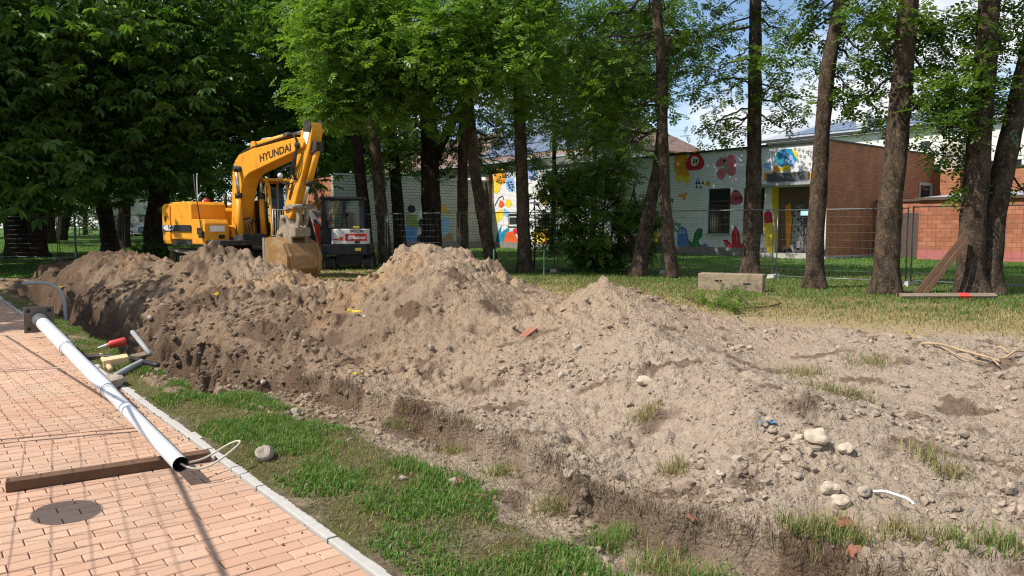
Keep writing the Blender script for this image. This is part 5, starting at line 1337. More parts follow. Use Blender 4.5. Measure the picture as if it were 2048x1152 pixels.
o = prism('undercarriage', [(-.9, .30), (.9, .30), (.7, .80), (-.7, .80)], -.82, .82, 'dark_steel', ex, .03); turn(o, TY)
U(cylp('slew_ring', (0, 0, .78), (0, 0, .98), .55, 'dark_steel', ex, 24))
# --- upper structure
U(prism('deck', [(-1.55, .98), (1.45, .98), (1.45, 1.12), (-1.55, 1.12)], -1.16, 1.16, 'dark_steel', ex, .015))
g = G()                                       # counterweight: rounded in plan
out = [(-1.25, -1.22), (-1.75, -1.2), (-2.0, -1.0), (-2.12, -.6), (-2.15, 0), (-2.12, .6), (-2.0, 1.0), (-1.75, 1.2), (-1.25, 1.22)]
n_ = len(out); v = [(x, y, 1.0) for x, y in out] + [(x, y, 1.12 + .0 * x) for x, y in out]
v = [(x * .98, y * .98, .99) for x, y in out] + [(x, y, 1.10) for x, y in out] + [(x, y, 2.05) for x, y in out] + [(x * .97 + .0, y * .96, 2.16) for x, y in out]
f = [tuple(range(n_))[::-1], tuple(range(3 * n_, 4 * n_))]
for k in range(3): f += [(k * n_ + i, k * n_ + (i + 1) % n_, (k + 1) * n_ + (i + 1) % n_, (k + 1) * n_ + i) for i in range(n_)]
g.add(v, f); cw = U(g.build('counterweight', 'yellow_paint', ex, False, .025))
bm = bmesh.new(); bm.from_mesh(cw.data); bmesh.ops.recalc_face_normals(bm, faces=bm.faces); bm.to_mesh(cw.data); bm.free()
U(prism('engine_hood', [(-1.245, 1.125), (-.02, 1.125), (-.02, 2.12), (-.12, 2.2), (-1.15, 2.2), (-1.245, 2.12)], -1.19, -.15, 'yellow_paint', ex, .04))
U(prism('engine_cover', [(-1.245, 1.125), (-.30, 1.125), (-.30, 1.95), (-.42, 2.05), (-1.245, 2.05)], -.145, 1.18, 'yellow_paint', ex, .04))
tb = U(prism('tool_box', [(-.015, 1.0), (.66, 1.0), (.72, 1.1), (.72, 1.58), (.62, 1.70), (-.015, 1.70)], -1.2, -.48, 'yellow_paint', ex, .035))
g = G(); g.box((.722, -1.05, 1.36), (.727, -.62, 1.52)); g.build('label_plate', 'white_sign', tb)
g = G(); g.box((.722, -.80, 1.16), (.726, -.62, 1.27)); g.build('vent', 'black_print', tb)
g = G(); g.box((.30, -1.208, 1.28), (.56, -1.203, 1.46)); g.build('vent', 'black_print', tb)
g = G(); g.box((-1.95, -1.235, 1.34), (-.55, -1.224, 1.52)); 
bd = U(prism('black_band', [(-1.72, 1.36), (-.05, 1.36), (-.05, 1.54), (-1.72, 1.54)], -1.232, -1.205, 'black_print', ex, .004))
text_mesh('lettering', '140LC-7', .20, 'white_sign', bd, side_mx(-1.34, -1.236, 1.45), .002)
g = G(); g.box((-1.55, -1.2335, 1.66), (-1.47, -1.205, 1.80)); U(g.build('lock', 'black_print', ex))
U(cylp('exhaust', (-.75, .25, 2.05), (-.75, .25, 2.50), .05, 'dark_steel', ex)); U(cylp('filler_cap', (-.45, -.5, 2.19), (-.45, -.5, 2.30), .09, 'red_sign', ex)); U(cylp('beacon', (-.95, -.45, 2.19), (-.95, -.45, 2.34), .06, 'dark_steel', ex))
U(hose('handrail', [(-.30, -.85, 2.2), (-.30, -.85, 2.95), (-.26, -.85, 3.0)], .016, 'galv', ex))
U(hose('mirror_arm', [(.60, -1.22, 1.30), (.55, -1.25, 1.75), (.30, -1.22, 2.5), (.05, -1.12, 2.95)], .018, 'dark_steel', ex))
g = G(); g.box((.54, -1.30, 1.18), (.70, -1.21, 1.38)); U(g.build('mirror', 'dark_steel', ex, bevel=.02))
# --- cab
cabf = U(prism('cab_frame', [(.0, 1.13), (1.42, 1.13), (1.55, 1.35), (1.42, 2.60), (1.28, 2.82), (.10, 2.82), (.0, 2.7)], .34, .40, 'yellow_paint', ex, .01))
bpy.data.objects.remove(cabf)
cabo = empty('cab', (0, 0, 0)); cabo.parent = ex; turn(cabo, YAW)
outl = [(.0, 1.13), (1.46, 1.13), (1.56, 1.4), (1.44, 2.60), (1.28, 2.82), (.10, 2.82), (.0, 2.7)]
for y in (.36, 1.16):                         # side frames as bars along the outline
    g = G()
    for a, b_ in zip(outl, outl[1:] + outl[:1]): g.tube([(a[0], y, a[1]), (b_[0], y, b_[1])], .045, 6)
    g.tube([(.62, y, 1.13), (.62, y, 2.82)], .035, 6); g.build('cab_pillars', 'yellow_paint', cabo)
prism('cab_roof', [(.05, 2.79), (1.32, 2.79), (1.27, 2.88), (.1, 2.88)], .33, 1.19, 'yellow_paint', cabo, .03)
prism('cab_floor', [(.0, 1.0), (1.46, 1.0), (1.46, 1.22), (.0, 1.22)], .34, 1.18, 'yellow_paint', cabo, .02)
prism('side_panel', [(.02, 1.22), (1.44, 1.22), (1.5, 1.45), (.02, 1.75)], 1.12, 1.15, 'yellow_paint', cabo, .005)
prism('rear_panel', [(.0, 1.22), (.06, 1.22), (.06, 1.9), (.0, 1.9)], .40, 1.12, 'yellow_paint', cabo, .005)
def pane(pts, parent, name='window_pane', mat_='glass_clear'):
    g = G(); g.add(pts, [tuple(range(len(pts)))]); return g.build(name, mat_, parent)
pane([(1.47, .40, 1.22), (1.47, 1.12, 1.22), (1.55, 1.12, 1.42), (1.55, .40, 1.42)], cabo); pane([(1.55, .40, 1.43), (1.55, 1.12, 1.43), (1.43, 1.12, 2.62), (1.43, .40, 2.62)], cabo)
for y in (.362, 1.158): pane([(.05, y, 1.3), (.60, y, 1.3), (.60, y, 2.76), (.08, y, 2.76)], cabo); pane([(.64, y, 1.3), (1.5, y, 1.4), (1.4, y, 2.6), (1.26, y, 2.76), (.64, y, 2.76)], cabo)
st = prism('seat', [(.25, 1.22), (.75, 1.22), (.75, 1.62), (.42, 1.62), (.34, 2.25), (.22, 2.25)], .55, .98, 'rubber', cabo, .04)
gr = empty('window_guard', (0, 0, 0)); gr.parent = cabo
for k in range(11):
    y = .36 + .078 * k; cylp('bar', (1.585, y, 1.24), (1.60, y, 1.98), .013, 'white_paint', gr, 6)
cylp('bar', (1.585, .34, 1.24), (1.585, 1.16, 1.24), .013, 'white_paint', gr, 6); cylp('bar', (1.60, .34, 1.98), (1.60, 1.16, 1.98), .013, 'white_paint', gr, 6)
# --- boom, stick, bucket (side outlines in x, z)
def poly_off(center, half):
    P = np.array(center, float); T = np.gradient(P, axis=0); T /= np.linalg.norm(T, axis=1)[:, None]; N_ = np.stack([-T[:, 1], T[:, 0]], 1) * np.array(half)[:, None]
    return [tuple(q) for q in np.concatenate([P + N_, (P - N_)[::-1]])]
boom = U(prism('boom', [(.42, 1.55), (.26, 1.42), (.32, 1.22), (.52, 1.22), (.66, 1.45), (1.02, 2.60), (1.20, 2.86), (1.45, 2.98), (3.60, 3.42), (3.96, 3.50), (4.02, 3.62), (3.94, 3.75), (3.70, 3.78), (1.60, 3.62), (.92, 3.50), (.70, 3.34), (.56, 3.05)], -.24, .24, 'yellow_paint', ex, .025))
text_mesh('lettering', 'HYUNDAI', .27, 'brown_print', boom, side_mx(2.72, -.2425, 3.43, .14), .002, 1.25)
cylp('boom_pin', (.98, -.42, 3.10), (.98, .42, 3.10), .085, 'dark_steel', boom)
cylp('boom_foot_pin', (.42, -.36, 1.38), (.42, .36, 1.38), .08, 'dark_steel', boom)
prism('boom_foot', [(.1, 1.1), (.75, 1.1), (.6, 1.5), (.3, 1.55)], -.36, -.25, 'yellow_paint', boom, .02); prism('boom_foot', [(.1, 1.1), (.75, 1.1), (.6, 1.5), (.3, 1.55)], .25, .36, 'yellow_paint', boom, .02)
for y in (-.36, .36):
    c_ = U(cylp('boom_cylinder', (1.12, y, 1.22), (1.06, y, 2.34), .09, 'yellow_paint', ex)); cylp('piston_rod', (1.06, y, 2.34), (.98, y, 3.10), .045, 'chrome', c_); cylp('cylinder_head', (1.062, y, 2.28), (1.055, y, 2.42), .10, 'dark_steel', c_)
ac = U(cylp('arm_cylinder', (1.50, 0, 3.76), (2.95, 0, 3.88), .085, 'yellow_paint', ex)); cylp('piston_rod', (2.95, 0, 3.88), (4.06, 0, 3.97), .045, 'chrome', ac); cylp('cylinder_head', (2.88, 0, 3.875), (3.05, 0, 3.888), .10, 'dark_steel', ac)
prism('bracket', [(1.30, 3.5), (1.72, 3.5), (1.58, 3.84), (1.42, 3.84)], -.15, -.10, 'yellow_paint', ac, .01); prism('bracket', [(1.30, 3.5), (1.72, 3.5), (1.58, 3.84), (1.42, 3.84)], .10, .15, 'yellow_paint', ac, .01)
stick = U(prism('stick', [(4.00, 4.14), (4.24, 4.10), (4.28, 3.92), (4.16, 3.50), (3.32, 1.82), (3.16, 1.66), (2.98, 1.72), (2.94, 1.88), (3.46, 3.12), (3.62, 3.50), (3.84, 3.94)], -.17, .17, 'yellow_paint', ex, .025))
prism('stick_ear', [(3.92, 3.92), (4.0, 4.18), (4.16, 4.2), (4.27, 4.06), (4.22, 3.88)], -.20, -.172, 'dark_steel', stick, .01); prism('stick_ear', [(3.92, 3.92), (4.0, 4.18), (4.16, 4.2), (4.27, 4.06), (4.22, 3.88)], .172, .20, 'dark_steel', stick, .01)
cylp('stick_pin', (3.78, -.30, 3.56), (3.78, .30, 3.56), .085, 'dark_steel', stick)
g = G(); g.box((-.11, -.004, -.16), (.11, .004, .16), M=Matrix.Translation((4.02, -.176, 3.76)) @ Matrix.Rotation(.42, 4, 'Y')); g.build('sticker', 'white_sign', stick)
bc = U(cylp('bucket_cylinder', (4.30, 0, 3.52), (3.88, 0, 2.62), .08, 'yellow_paint', ex)); cylp('piston_rod', (3.88, 0, 2.62), (3.58, 0, 2.02), .042, 'chrome', bc); cylp('cylinder_head', (3.91, 0, 2.68), (3.85, 0, 2.56), .095, 'dark_steel', bc)
prism('bracket', [(4.16, 3.66), (4.38, 3.62), (4.38, 3.42), (4.10, 3.32)], -.12, .12, 'dark_steel', bc, .02)
for y in (-.20, .20):
    U(prism('link', poly_off([(3.56, 2.02), (3.28, 2.02), (3.02, 1.96)], [.06, .06, .06]), y - .03, y + .03, 'muddy_steel', ex, .01)); U(prism('link', poly_off([(3.56, 2.02), (3.55, 1.70), (3.44, 1.40)], [.06, .07, .06]), y * .6 - .03, y * .6 + .03, 'muddy_steel', ex, .01))
U(cylp('link_pin', (3.56, -.28, 2.02), (3.56, .28, 2.02), .06, 'muddy_steel', ex))
qc = U(prism('quick_coupler', [(2.86, 1.80), (3.12, 1.80), (3.30, 1.56), (3.56, 1.46), (3.56, 1.24), (3.10, 1.16), (2.78, 1.28)], -.24, .24, 'muddy_steel', ex, .03))
cylp('coupler_pin', (3.06, -.30, 1.72), (3.06, .30, 1.72), .07, 'muddy_steel', qc); cylp('coupler_pin', (2.94, -.30, 1.30), (2.94, .30, 1.30), .06, 'muddy_steel', qc)
# bucket: opening towards the machine
prof = [(2.62, 1.20), (3.00, 1.22), (3.42, 1.05), (3.62, .74), (3.60, .40), (3.38, .12), (3.00, .03), (2.52, .03)]
bk = empty('bucket', (0, 0, 0)); bk.parent = ex; turn(bk, YAW)
BW = .54
for y in (-BW, BW - .03): prism('cheek', prof, y, y + .03, 'bucket_steel', bk, .006)
g = G(); inner = [(x * .985 + .042, z * .955 + .03) for x, z in prof]
for i in range(len(prof) - 1):
    a, b_ = prof[i], prof[i + 1]; c_, d_ = inner[i], inner[i + 1]
    P = [(a[0], a[1]), (b_[0], b_[1]), (d_[0], d_[1]), (c_[0], c_[1])]
    V = [(x, -BW + .031, z) for x, z in P] + [(x, BW - .031, z) for x, z in P]
    g.add(V, [(0, 1, 2, 3), (7, 6, 5, 4), (0, 4, 5, 1), (1, 5, 6, 2), (2, 6, 7, 3), (3, 7, 4, 0)])
g.build('shell', 'bucket_steel', bk, False)
for q_ in (-BW + .015, BW - .015): g = G(); g.box((2.50, q_ - .027, .035), (2.60, q_ + .027, 1.2)); g.build('side_edge', 'muddy_steel', bk, bevel=.01)
for y in (-.22, .22): prism('bucket_ear', [(2.66, 1.19), (2.74, 1.40), (2.98, 1.44), (3.36, 1.22), (3.40, 1.04), (3.0, 1.20)], y - .03, y + .03, 'muddy_steel', bk, .012)
prism('wear_strip', [(3.40, 1.08), (3.66, .74), (3.64, .38), (3.41, .085), (3.36, .12), (3.59, .40), (3.61, .74), (3.38, 1.04)], -.46, -.40, 'bucket_steel', bk, .006)
prism('wear_strip', [(3.40, 1.08), (3.66, .74), (3.64, .38), (3.41, .085), (3.36, .12), (3.59, .40), (3.61, .74), (3.38, 1.04)], .40, .46, 'bucket_steel', bk, .006)
# hoses and pipes
for k in range(3): U(hose('hydraulic_pipe', [(.50 + .03 * k, -.20 + .05 * k, 1.55), (.50, -.20 + .05 * k, 2.9), (.66, -.20 + .05 * k, 3.44), (.98, -.18 + .05 * k, 3.62), (2.2, -.18 + .05 * k, 3.74), (3.3, -.18 + .05 * k, 3.86)], .02, 'wood_dark' if k else 'dark_steel', ex))
for k in range(4): U(hose('hose', [(3.2, -.18 + .03 * k, 3.86), (3.62, -.28 + .02 * k, 3.90 - .03 * k), (3.84, -.30, 3.6), (3.70 - .12 * k, -.30 + .02 * k, 3.0 - .07 * k), (3.55, -.24, 2.78 - .04 * k), (3.60, -.19, 2.70)], .02, 'rubber', ex))
for k in range(2): U(hose('hose', [(3.62, -.2, 3.1), (3.15 - .1 * k, -.32, 3.0 - .05 * k), (3.0 - .12 * k, -.3, 2.72), (3.3, -.25, 2.55), (3.50, -.2, 2.66)], .016, 'rubber', ex))
for k in range(5): U(hose('hose', [(.95 + .07 * k, -.15 + .06 * k, 1.15), (.9 + .09 * k, -.22 + .05 * k, 1.5 + .05 * k), (.72, -.15 + .06 * k, 1.75), (.62, -.1 + .05 * k, 1.6)], .02, 'rubber', ex))
U(hose('stick_pipe', [(3.42, -.182, 2.66), (3.20, -.182, 2.2), (3.24, -.182, 2.16), (3.44, -.182, 2.56)], .016, 'wood_dark', ex)); U(hose('handrail', [(1.35, .2, 3.62), (1.32, .2, 3.90), (1.42, .2, 3.94), (1.9, .2, 3.94), (1.95, .2, 3.7)], .018, 'galv', ex))
U(cylp('work_lamp', (3.02, -.30, 2.82), (3.10, -.34, 2.82), .07, 'galv', ex))
U(prism('slew_plate', [(.7, 1.0), (1.4, 1.0), (1.4, 1.3), (.7, 1.2)], -.46, .32, 'dark_steel', ex, .02))

# ------------------------------------------------------------------ compact digger behind
p = at(700, 531, 26.3); p.z = 0.13
be = empty('mini_digger', p, R(8), 'small white and black compact digger parked beside the excavator, seen from behind', 'excavator')
for s_ in (-1, 1):                            # tracks run towards the camera
    tr = prism('track', [(-.2, .02), (.0, .0)][:0] + [(-.95, .12), (-.80, .0), (.80, .0), (.95, .12), (.98, .30), (.82, .44), (-.82, .44), (-.98, .30)], -.15, .15, 'rubber', be, .03)
    tr.rotation_euler = (0, 0, math.pi / 2); tr.location = (.62 * s_, .1, 0)
    for x in (-.78, .78): cylp('track_wheel', (x, -.155, .22), (x, .155, .22), .17, 'muddy_steel', tr)
    for x in (-.4, 0, .4): cylp('track_wheel', (x, -.152, .12), (x, .152, .12), .09, 'muddy_steel', tr)
prism('undercarriage', [(-.5, .2), (.5, .2), (.4, .55), (-.4, .55)], -.5, .6, 'black_paint', be, .02)
# rear body: rounded, dark below and white above
def plan_body(name, x0, x1, y0, y1, z0, z1, rd, mat, parent, bev=.03):
    pts = []
    for cx, cy, a0 in ((x1 - rd, y0 + rd, -90), (x1 - rd * .4, y1 - rd * .4, 0), (x0 + rd * .4, y1 - rd * .4, 90), (x0 + rd, y0 + rd, 180)):
        r_ = rd if cy < (y0 + y1) / 2 else rd * .4
        for k in range(5): a = R(a0 + 22.5 * k); pts.append((cx + r_ * math.cos(a), cy + r_ * math.sin(a)))
    n = len(pts); g = G(); g.add([(x, y, z0) for x, y in pts] + [(x, y, z1) for x, y in pts], [tuple(range(n))[::-1], tuple(range(n, 2 * n))] + [(i, (i + 1) % n, (i + 1) % n + n, i + n) for i in range(n)])
    return g.build(name, mat, parent, False, bev)
plan_body('lower_body', -.92, .76, -.85, .9, .55, .90, .22, 'black_paint', be)
wb = plan_body('rear_cover', -.56, .72, -.83, -.1, .905, 1.42, .24, 'white_paint', be)
plan_body('side_body', -.95, .70, -.08, .85, .905, 1.2, .12, 'black_paint', be)
plan_body('side_cover', -.93, -.565, -.6, .0, .905, 1.36, .06, 'black_paint', be)
g = G(); g.box((-.08, -.838, 1.02), (.64, -.832, 1.26)); sg = g.build('red_panel', 'red_sign', be)
text_mesh('lettering', 'Bobcat', .16, 'white_sign', sg, side_mx(.38, -.842, 1.13), .002)
g = G(); g.add([(.0, -.841, 1.08), (.10, -.841, 1.06), (.16, -.841, 1.12), (.13, -.841, 1.20), (.03, -.841, 1.20)], [(0, 1, 2, 3, 4)]); g.build('emblem', 'white_sign', sg)
text_mesh('lettering', '74TC98', .14, 'black_print', wb, side_mx(.30, -.836, 1.345), .002)
g = G(); g.box((-.5, -.836, 1.05), (-.30, -.828, 1.09)); g.box((-.28, -.836, 1.03), (-.16, -.828, 1.15)); g.build('decal', 'red_sign', wb)
g = G(); g.box((.24, -.852, .93), (.40, -.834, 1.02)); g.build('latch', 'black_print', wb)
g = G(); g.box((.24, -.857, .68), (.44, -.851, .78)); g.build('reflector', 'yellow_sign', be)
# cab
cb_ = empty('cab', (0, 0, 0)); cb_.parent = be
zt, z0 = 2.42, 1.2
for x, y in ((-.86, -.18), (.44, -.18), (-.86, .85), (.44, .85)): g = G(); g.box((x - .07, y - .05, z0), (x + .07, y + .05, zt - .003)); g.build('cab_pillar', 'black_paint', cb_, bevel=.012)
g = G(); g.box((-.22, -.22, z0 + .28), (-.10, -.14, zt - .004)); g.build('cab_pillar', 'black_paint', cb_)
plan_body('cab_roof', -.98, .56, -.28, .95, zt, zt + .10, .12, 'black_paint', cb_, .03)
g = G(); g.box((-.788, -.21, z0), (.368, -.15, z0 + .27)); g.build('rear_panel', 'black_paint', cb_); g = G(); g.box((-.89, -.128, z0), (-.84, .798, z0 + .45)); g.build('door_panel', 'black_paint', cb_)
pane([(-.10, -.18, 1.47), (.37, -.18, 1.47), (.37, -.18, 2.40), (-.10, -.18, 2.40)], cb_); pane([(-.79, -.18, 1.47), (-.22, -.18, 1.47), (-.22, -.18, 2.40), (-.79, -.18, 2.40)], cb_); pane([(-.86, -.13, 1.65), (-.86, .80, 1.65), (-.86, .80, 2.40), (-.86, -.13, 2.40)], cb_); pane([(.44, -.13, 1.3), (.44, .80, 1.3), (.44, .80, 2.40), (.44, -.13, 2.40)], cb_); pane([(-.79, .85, 1.3), (.39, .85, 1.3), (.39, .85, 2.40), (-.79, .85, 2.40)], cb_)
prism('seat', [(-.3, 1.2), (.2, 1.2), (.2, 1.5), (-.3, 1.5)], .1, .55, 'rubber', cb_, .04); prism('seat_back', [(-.28, 1.5), (.18, 1.5), (.14, 2.0), (-.24, 2.0)], .06, .16, 'rubber', cb_, .04)
g = G(); g.box((.14, -.227, 1.44), (.36, -.212, 1.52)); g.build('plate', 'yellow_sign', cb_)
# boom folded out to the left, with its arm and blade
bmn = prism('boom', [(-.70, 1.05), (-.95, 1.55), (-1.30, 2.02), (-1.62, 2.10), (-1.66, 1.95), (-1.36, 1.84), (-1.10, 1.40), (-.88, .95)], .30, .48, 'white_paint', be, .02)
prism('arm', [(-1.50, 2.22), (-1.68, 2.18), (-1.62, 1.60), (-1.28, .62), (-1.12, .62), (-1.34, 1.62)], .50, .64, 'black_paint', be, .02)
cylp('boom_cylinder', (-.72, .24, .95), (-1.22, .24, 1.75), .05, 'black_paint', be); cylp('arm_cylinder', (-1.0, .56, 1.98), (-1.56, .56, 2.20), .045, 'white_paint', be)
prism('small_bucket', [(-1.36, .60), (-1.02, .66), (-.92, .40), (-1.02, .12), (-1.30, .06), (-1.42, .20)], .30, .85, 'muddy_steel', be, .02)
prism('boom_cover', [(-1.06, .85), (-.88, .85), (-1.02, 1.6), (-1.22, 1.6)], .10, .28, 'red_sign', be, .02)
# ================================================================== site fences
def fence_panel(wr=.0019):
    g = G(); L_, H = 3.44, 1.98
    for x in (0.03, L_ - .03): g.tube([(x, 0, 0.0), (x, 0, H)], .019, 8)
    for z in (.10, H - .02): g.tube([(.03, 0, z), (L_ - .03, 0, z)], 0.014, 8)
    fr = g.mesh('fence_frame', ['fence_metal'], True)
    g = G()
    for k in range(1, 19):
        x = L_ * k / 19; w = wr
        P = [(x + .012 * math.sin(k * 1.7 + z * 3), .012 * math.sin(k * .9 + z * 2), z) for z in np.linspace(.10, H - .02, 7)]; g.tube(P, w, 4, cap=False)
    for k in range(1, 9):
        z = .10 + (H - .12) * k / 9; g.tube([(.03, 0, z), (L_ / 2, .004, z + .004), (L_ - .03, 0, z)], wr, 4, cap=False)
    wm = g.mesh('wire_mesh', ['fence_metal'])
    g = G()
    for x in (0.0,): 
        v = [(x - .11, -.33, -.02), (x + .11, -.33, -.02), (x + .11, .33, -.02), (x - .11, .33, -.02), (x - .08, -.28, .12), (x + .08, -.28, .12), (x + .08, .28, .12), (x - .08, .28, .12)]
        g.add(v, [(3, 2, 1, 0), (4, 5, 6, 7), (0, 1, 5, 4), (1, 2, 6, 5), (2, 3, 7, 6), (3, 0, 4, 7)])
    ft = g.mesh('fence_foot', ['concrete'])
    return fr, wm, ft
FR, WM, FT = fence_panel()
WM2 = fence_panel(.0032)[1]
ORD = ['first', 'second', 'third', 'fourth', 'fifth', 'sixth', 'seventh', 'eighth', 'ninth', 'tenth', 'eleventh', 'twelfth', 'thirteenth', 'fourteenth', 'fifteenth', 'sixteenth', 'seventeenth', 'eighteenth']
def fence_run(pts, labels, group, WM=WM, lift=0.0):
    P = np.array(pts, float); d = np.concatenate([[0], np.cumsum(np.linalg.norm(np.diff(P, axis=0), axis=1))]); k = 0; s_ = 0.0
    while s_ + 3.5 <= d[-1] + .01:
        a = np.array([np.interp(s_, d, P[:, i]) for i in (0, 1)]); b_ = np.array([np.interp(s_ + 3.5, d, P[:, i]) for i in (0, 1)])
        v = b_ - a; z = float(lawn_z(a[0], a[1])) if np.hypot(*a) > 12 else 0.0
        root = empty('mesh_fence', (a[0], a[1], z + lift), math.atan2(v[1], v[0]), labels(k), 'fence', group)
        for nm, me, x_ in (('frame', FR, 0), ('wire_mesh', WM, 0), ('foot', FT, -.02)):
            o = bpy.data.objects.new(nm, me); col.objects.link(o); o.parent = root; o.location.x = x_
        k += 1; s_ += 3.5
def lab(k): return 'wire mesh site fence panel behind the trees, %s from the right edge' % ORD[min(k, 17)]
fence_run([(15.2, 14.3), (5.4, 23.3), (-1.6, 25.6), (-9.6, 31.5), (-24, 35), (-40, 38)], lab, 'mesh fence panels round the site')
Q0 = Vector((-4.42, 5.31))
fence_run([(-2.6 + .52 * 3.5, 2.32 - .853 * 3.5), (-2.6, 2.32), tuple(Q0), (-6.76, 7.9), (-9.1, 10.5), (-11.4, 13.1)], lambda k: 'wire mesh fence panel along the footpath, %s counted away from the camera' % ORD[k], 'mesh fence panels along the footpath', WM2)
# round notice board tied to the fence; its shadow lies on the pavers
s_ = Q0 + Vector((.52, -.853)) * 1.805
g = G(); g.tube([(0, -.012, 0), (0, .0, 0), (0, .012, 0)], .20, 28); o = g.build('round_sign', 'white_sign'); o.location = (s_.x + .04, s_.y - .02, 1.19); o.rotation_euler = (0, 0, math.atan2(-.853, .52))
tag(o, 'round sign hung on the fence left of the footpath', 'sign')
for i, (px, yb) in enumerate(((988, 552), (1088, 554))):
    p = at(px, yb, 22.6); p.z = gz(p.x, p.y) - .1
    o = tag(G().tube([p, p + Vector((0, 0, .9))], .028, 8).build('marker_post', 'green_post'), ('short green steel post right of the big heap', 'short green steel post left of the dark shrub')[i], 'post', 'short green posts')
p = at(152, 508, 36.0); p.z = GL - .1
tag(G().tube([p, p + Vector((0, 0, 2.2))], .045, 8).build('fence_post', 'green_post'), 'tall green post behind the far left heap', 'post')
# permanent railing and parked cars far left
for i in range(9):
    a = Vector((-52 + 4.0 * i, 76 + .25 * i)); root = empty('railing', (a.x, a.y, .60), math.atan2(.25, 4), 'grey railing section beyond the lawn, %s from the left' % ORD[i], 'railing', 'park railing sections')
    for k in range(2): g = G(); g.tube([(4 * k, 0, 0), (4 * k, 0, 1.5)], .05, 6); g.build('post', 'fence_metal', root)
    for z in (.35, .75, 1.15, 1.45): g = G(); g.tube([(0, 0, z), (4, 0, z)], .03, 6); g.build('rail', 'fence_metal', root)
def car(p, rz, mat, label):
    c = empty('parked_car', p, rz, label, 'car', 'parked cars beyond the railing')
    body = prism('body', [(-2.1, .32), (2.05, .32), (2.15, .62), (1.95, .82), (.95, .98), (.35, 1.42), (-1.0, 1.45), (-1.75, 1.0), (-2.1, .92)], -.85, .85, mat, c, .08)
    for y in (-.856, .83):
        g = G(); g.add([(.80, y, .98), (.30, y, 1.36), (-.30, y, 1.38), (-.30, y, .98)], [(0, 1, 2, 3)]); g.add([(-.36, y, .98), (-.36, y, 1.38), (-.98, y, 1.38), (-1.55, y, 1.0)], [(0, 1, 2, 3)]); g.build('side_window', 'glass_dark', c)
    for x in (-1.35, 1.35):
        for y in (-.78, .78):
            w_ = cylp('wheel', (x, y - .1, .32), (x, y + .1, .32), .32, 'rubber', c); cylp('rim', (x, y - .108, .32), (x, y + .108, .32), .19, 'galv', w_)
    for y in (-.6, .6): g = G(); g.box((2.08, y - .15, .62), (2.14, y + .15, .76)); g.build('headlight', 'white_sign', c)
for i, (px, m_, rz, lb) in enumerate(((262, 'car_blue', .1, 'dark blue parked car left of the slim far trunk'), (292, 'car_silver', 3.2, 'silver parked car far off behind the railing'), (322, 'car_blue', .05, 'dark parked car next to the chestnut trunk'))):
    p = at(px, 462, 82); p.z = .65; car(p, rz, m_, lb)

# ================================================================== things lying about
def ground_pt(px, py, lift=0.0):
    """Where the ray of a photo pixel meets the dig."""
    a, b_ = at(px, py, 1.0), at(px, py, 2.0); d = b_ - a
    Ys = np.geomspace(2.2, 26, 700); xs = a.x + d.x * (Ys - 1); zs = a.z + d.z * (Ys - 1)
    gz_ = site(xs, Ys)[0]; vv_ = touv(xs, Ys)[1]; gz_ = np.where(vv_ < 1.7, 0.0, gz_)
    i = int(np.argmax(zs < gz_)); return Vector((xs[i], Ys[i], gz_[i] + lift))
# lamp post lying on the path
A, Bq = at(362, 950, 4.55), at(78, 637, 10.9); A.z = .135; Bq.z = .26
lp = empty('lamp_post', Vector((A.x, A.y, 0)), 0, 'long galvanised lamp post lying across the paved path', 'lamp post')
ax_ = (Bq - A); Ln = ax_.length; Mx = Matrix.Translation(A - Vector((A.x, A.y, 0))) @ ax_.to_track_quat('X', 'Z').to_matrix().to_4x4()
def lpt(name, xs_, rs_, mat, cap=False, n=24): return bake(G().tube([(x, 0, 0) for x in xs_], rs_, n, cap=cap), name, mat, lp)
def bake(g, name, mat, parent): g.v = [xf(Mx, q) for q in g.v]; return g.build(name, mat, parent, True)
o = lpt('shaft', [0, .01, Ln * .30, Ln * .303, Ln * .62, Ln * .623, Ln * .96], [.048, .048, .052, .064, .068, .082, .088], 'galv')
lpt('shaft_bore', [0.001, .02, .6], [.043, .043, .043], 'dark_steel')
g = G(); g.tube([(.5, 0, 0), (.52, 0, 0)], .044, 16); bake(g, 'bore_end', 'black_print', lp)
for q_, r_ in ((.298, .067), (.305, .069), (.618, .085), (.626, .087)): lpt('band', [Ln * q_ - .008, Ln * q_, Ln * q_ + .008], [r_ - .003, r_, r_ - .003], 'car_blue')
lpt('base_sleeve', [Ln * .93, Ln * .96, Ln - .02], [.093, .098, .098], 'dark_coat', True)
g = G(); g.box((Ln - .02, -.19, -.19), (Ln + .005, .19, .19)); g.v = [xf(Mx, q) for q in g.v]; bp = g.build('base_plate', 'plate_steel', lp, bevel=.004)
for a_, b_ in ((-.13, -.13), (.13, -.13), (.13, .13), (-.13, .13)):
    g = G(); g.tube([(Ln - .024, a_, b_), (Ln + .009, a_, b_)], .028, 12); g.v = [xf(Mx, q) for q in g.v]; g.build('bolt_hole', 'black_print', bp)
c0 = A - Vector((A.x, A.y, 0))
hose('cable', [c0 + Vector((-.01, .02, 0)), c0 + Vector((.03, -.02, -.02)), c0 + Vector((.12, .02, -.06)), c0 + Vector((.24, .18, .02)), c0 + Vector((.28, .36, .06)), c0 + Vector((.18, .40, .04)), c0 + Vector((.06, .22, -.04)), c0 + Vector((.01, .06, -.01))], .007, 'cable', lp)
# the board under it
a, b_ = at(12, 980, z=.005), at(420, 918, z=.005); d = b_ - a
bo = G(); bo.box((0, -.05, 0), (d.length, .05, .062)); o = bo.build('support_board', 'wood_dark', bevel=.004); o.location = (a.x, a.y, .003); o.rotation_euler.z = math.atan2(d.y, d.x)
tag(o, 'dark wooden board on the pavers under the lamp post end', 'board')
